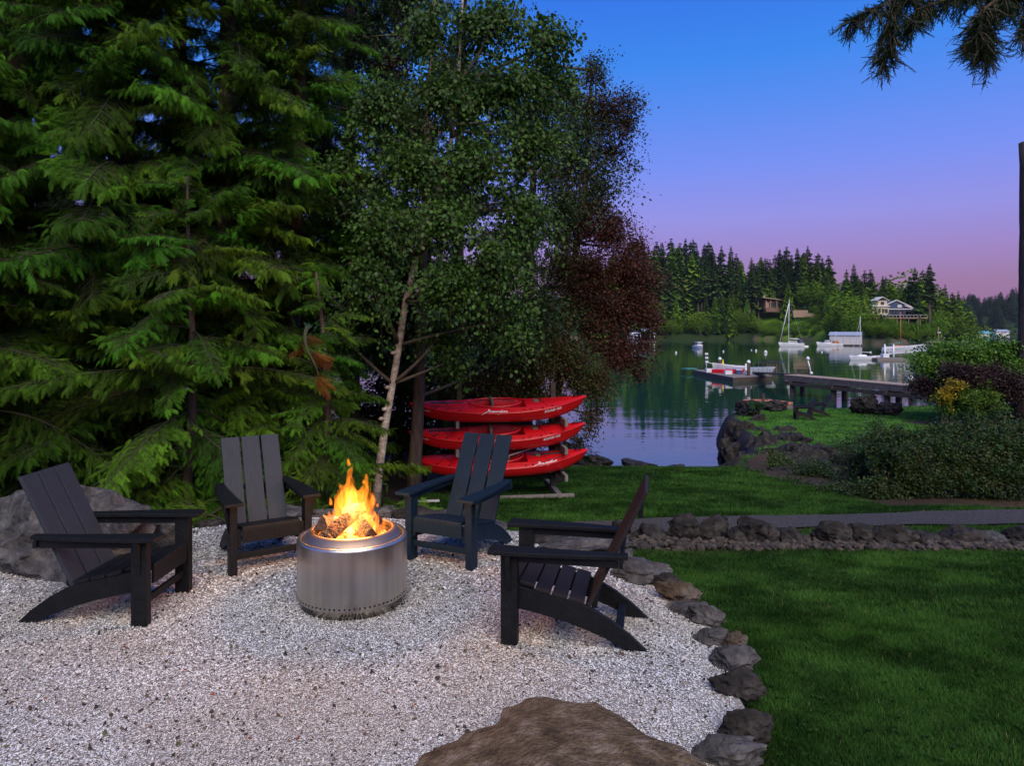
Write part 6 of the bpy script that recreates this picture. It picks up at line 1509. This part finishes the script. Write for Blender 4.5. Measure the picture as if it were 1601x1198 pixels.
# orange topped platform
p0 = np.array(P(1158, 630, -2.75)); op = empty('orange_platform', (p0[0], p0[1], -2.75), 0, 'low platform with a faded orange deck beyond the tip of the far lawn', 'platform')
pp = [np.array(P(u, v, -2.75)) - p0 for u, v in ((1158, 628), (1228, 638), (1240, 630), (1205, 625.5), (1165, 625.5))]
n = len(pp); V = [(*q[:2], -.02) for q in pp] + [(*q[:2], .04) for q in pp]
Geo().add(V, [tuple(range(n))[::-1], tuple(range(n, 2 * n))] + [(i, (i + 1) % n, n + (i + 1) % n, n + i) for i in range(n)]).build('deck', M['orange_wood'], op)
V = [(*q[:2], -.40) for q in pp] + [(*q[:2], -.03) for q in pp]
Geo().add(V, [tuple(range(n))[::-1], tuple(range(n, 2 * n))] + [(i, (i + 1) % n, n + (i + 1) % n, n + i) for i in range(n)]).build('frame', M['grey_wood'], op)
Geo().box((1.6, .6, .25), (.14, .14, .5)).build('bollard', M['dark_wood'], op)
# white gangway and float, right
fl_ = empty('dock_float', W(1398, 564), R(0), 'dark-sided float with white box at the foot of the white gangway', 'float')
Geo().box((-.2, 1.2, .18), (5.0, 2.4, .46)).build('float_deck', M['grey_wood'], fl_, bevel=.03); Geo().box((-1.0, .9, .75), (1.0, .9, .6)).build('dock_locker', M['white_paint'], fl_, bevel=.04)
for x in (-.15, 1.3): Geo().tube([(x, 2.5, -1), (x, 2.5, 2.6)], .12, 8).build('guide_piling', M['aluminium'], fl_, smooth=True)
fb_ = empty('dinghy', W(1372, 561), R(0), 'white inflatable boat between the small sailboat and the float', 'dinghy'); hull(3.4, 1.2, .45, .2, m=M['white_wall'], parent=fb_); Geo().box((-.9, 0, .6), (.3, .3, .4)).build('outboard_motor', M['black'], fb_)
wg = empty('truss_gangway', W(1389, 561), R(4), 'white aluminium truss gangway rising to the right bank', 'gangway'); W0 = Vector(wg.location)
e0, e1 = Vector((0, .8, .7)), Vector((7.6, .8, 1.4))
for s in (0, 1.0):
    for zt in (0, 1.0): Geo().bar(e0 + Vector((0, s, zt)), e1 + Vector((0, s, zt)), .08, .10).build('chord', M['aluminium'], wg)
    N_ = 11
    for k in range(N_):
        a = e0 + (e1 - e0) * (k / N_) + Vector((0, s, 0)); b2 = e0 + (e1 - e0) * ((k + 1) / N_) + Vector((0, s, 0))
        Geo().bar(a, a + Vector((0, 0, 1)), .05, .06, up=(0, 1, 0)).build('truss_upright', M['aluminium'], wg); Geo().bar(a + Vector((0, 0, 1)), b2, .04, .05, up=(0, 1, 0)).build('truss_diagonal', M['aluminium'], wg)
Geo().bar(e0 + Vector((0, .5, .03)), e1 + Vector((0, .5, .03)), .9, .04).build('walkway', M['aluminium'], wg)
# small things at the far right
p = W(1480, 537.5); sp = empty('small_jetty', (p.x, p.y, WATER), R(3), 'small grey jetty on the far bank behind the green tree', 'jetty')
Geo().box((0, 0, .7), (15, 1.6, .25)).build('deck', M['grey_wood'], sp)
for x in (-6, -2, 2, 6): Geo().box((x, 0, .0), (.25, 1.4, 1.4)).build('post', M['grey_wood'], sp)
po = empty('utility_post', PY(1467, 536, 240), 0, 'pale post with a cross piece above the small jetty', 'post'); Geo().tube([(0, 0, -1), (0, 0, 5.6)], .16, 7).build('shaft', M['tan_wall'], po); Geo().box((.3, 0, 3.6), (1.2, .12, .3)).build('cross_piece', M['white_paint'], po)
p = W(1536, 526); bh = empty('blue_boathouse', p, 0, 'low boathouse with a light blue roof far across the water', 'boathouse'); Geo().box((0, 3, 1.0), (10, 6, 2)).build('wall', M['white_wall'], bh); gable(Geo(), -6, 6, 0, 6, 2.0, 3.6, over=.5).build('roof', M['sky_roof'], bh)
p = W(1568, 524); bh = empty('white_boats_shed', p, R(4), 'white shed on the shore of the last hill', 'shed'); Geo().box((0, 3, 1.5), (12, 6, 3)).build('wall', M['white_wall'], bh); gable(Geo(), -6, 6, 0, 6, 3.0, 4.6, over=.5).build('roof', M['metal_roof'], bh)

# ------------------------------------------------------------------ unseen trees added behind the viewpoint to put dark bands in the steel's reflection
for i, (x, y, h) in enumerate([(3.4, -6.5, 4.6), (-2.6, -7.5, 5.0), (6.5, -8, 5.5), (-7, -8, 5.5)]):
    conifer(['dark conifer behind the viewpoint on the lawn side', 'dark conifer behind the viewpoint near the patio', 'dark conifer farther out behind the viewpoint on the lawn side', 'dark conifer farther out behind the viewpoint, patio side'][i],
            (x, y, -.1), h, .12, 30, (.2, h - .4), BRD, (0, 0), .55, 300 + i, group='conifers added behind the viewpoint for reflections')

# labels that count along a row, for things otherwise alike
def ordn(n):
    return f"{n}{'th' if 10 <= n % 100 <= 20 else {1: 'st', 2: 'nd', 3: 'rd'}.get(n % 10, 'th')}"
def count_labels(group, text):
    L_ = sorted([o for o in scene.objects if o.get('group') == group], key=lambda o: o.location.x / o.location.y)
    for i, o in enumerate(L_): o['label'] = text.format(ordn(i + 1))
count_labels('skyline firs on the far hill', '{} tall skyline fir on the far hill, counting from the plum tree to the right')
count_labels('bare-trunked firs on the far shore', '{} bare-trunked fir across the water, counting from the left')
count_labels('waterline trees on the far shore', '{} tree along the far waterline, counting from behind the plum tree')
count_labels('leafy trees below the blue house', '{} leafy tree on the bank under the blue house, counting from the left')
count_labels('bushes on the open slope', '{} bright bush on the open slope under the timber house, from the left')
count_labels('trees behind the blue house', '{} dark tree behind the blue house, counting from the left')
count_labels('forest trees on the far hill', '{} tree inside the far hill forest, counting from the left')
count_labels('trees at the end of the far bank', '{} tree at the right tip of the far bank, from the left')
count_labels('trees framing the open slope', '{} broad tree framing the open green slope across the water, from the left')

# ------------------------------------------------------------------ evening air
hm = bpy.data.materials.new('haze'); hm.use_nodes = True
N, L = hm.node_tree.nodes, hm.node_tree.links; N.clear()
ho = N.new('ShaderNodeOutputMaterial'); hv = N.new('ShaderNodeVolumePrincipled')
hv.inputs['Color'].default_value = (.78, .86, .95, 1); hv.inputs['Density'].default_value = 0.00006; hv.inputs['Anisotropy'].default_value = .2
L.new(hv.outputs[0], ho.inputs['Volume'])
tag(Geo().box((0, 1850, 33), (7400, 4500, 100)).build('haze', hm), 'thin evening haze over the inlet', kind='stuff')
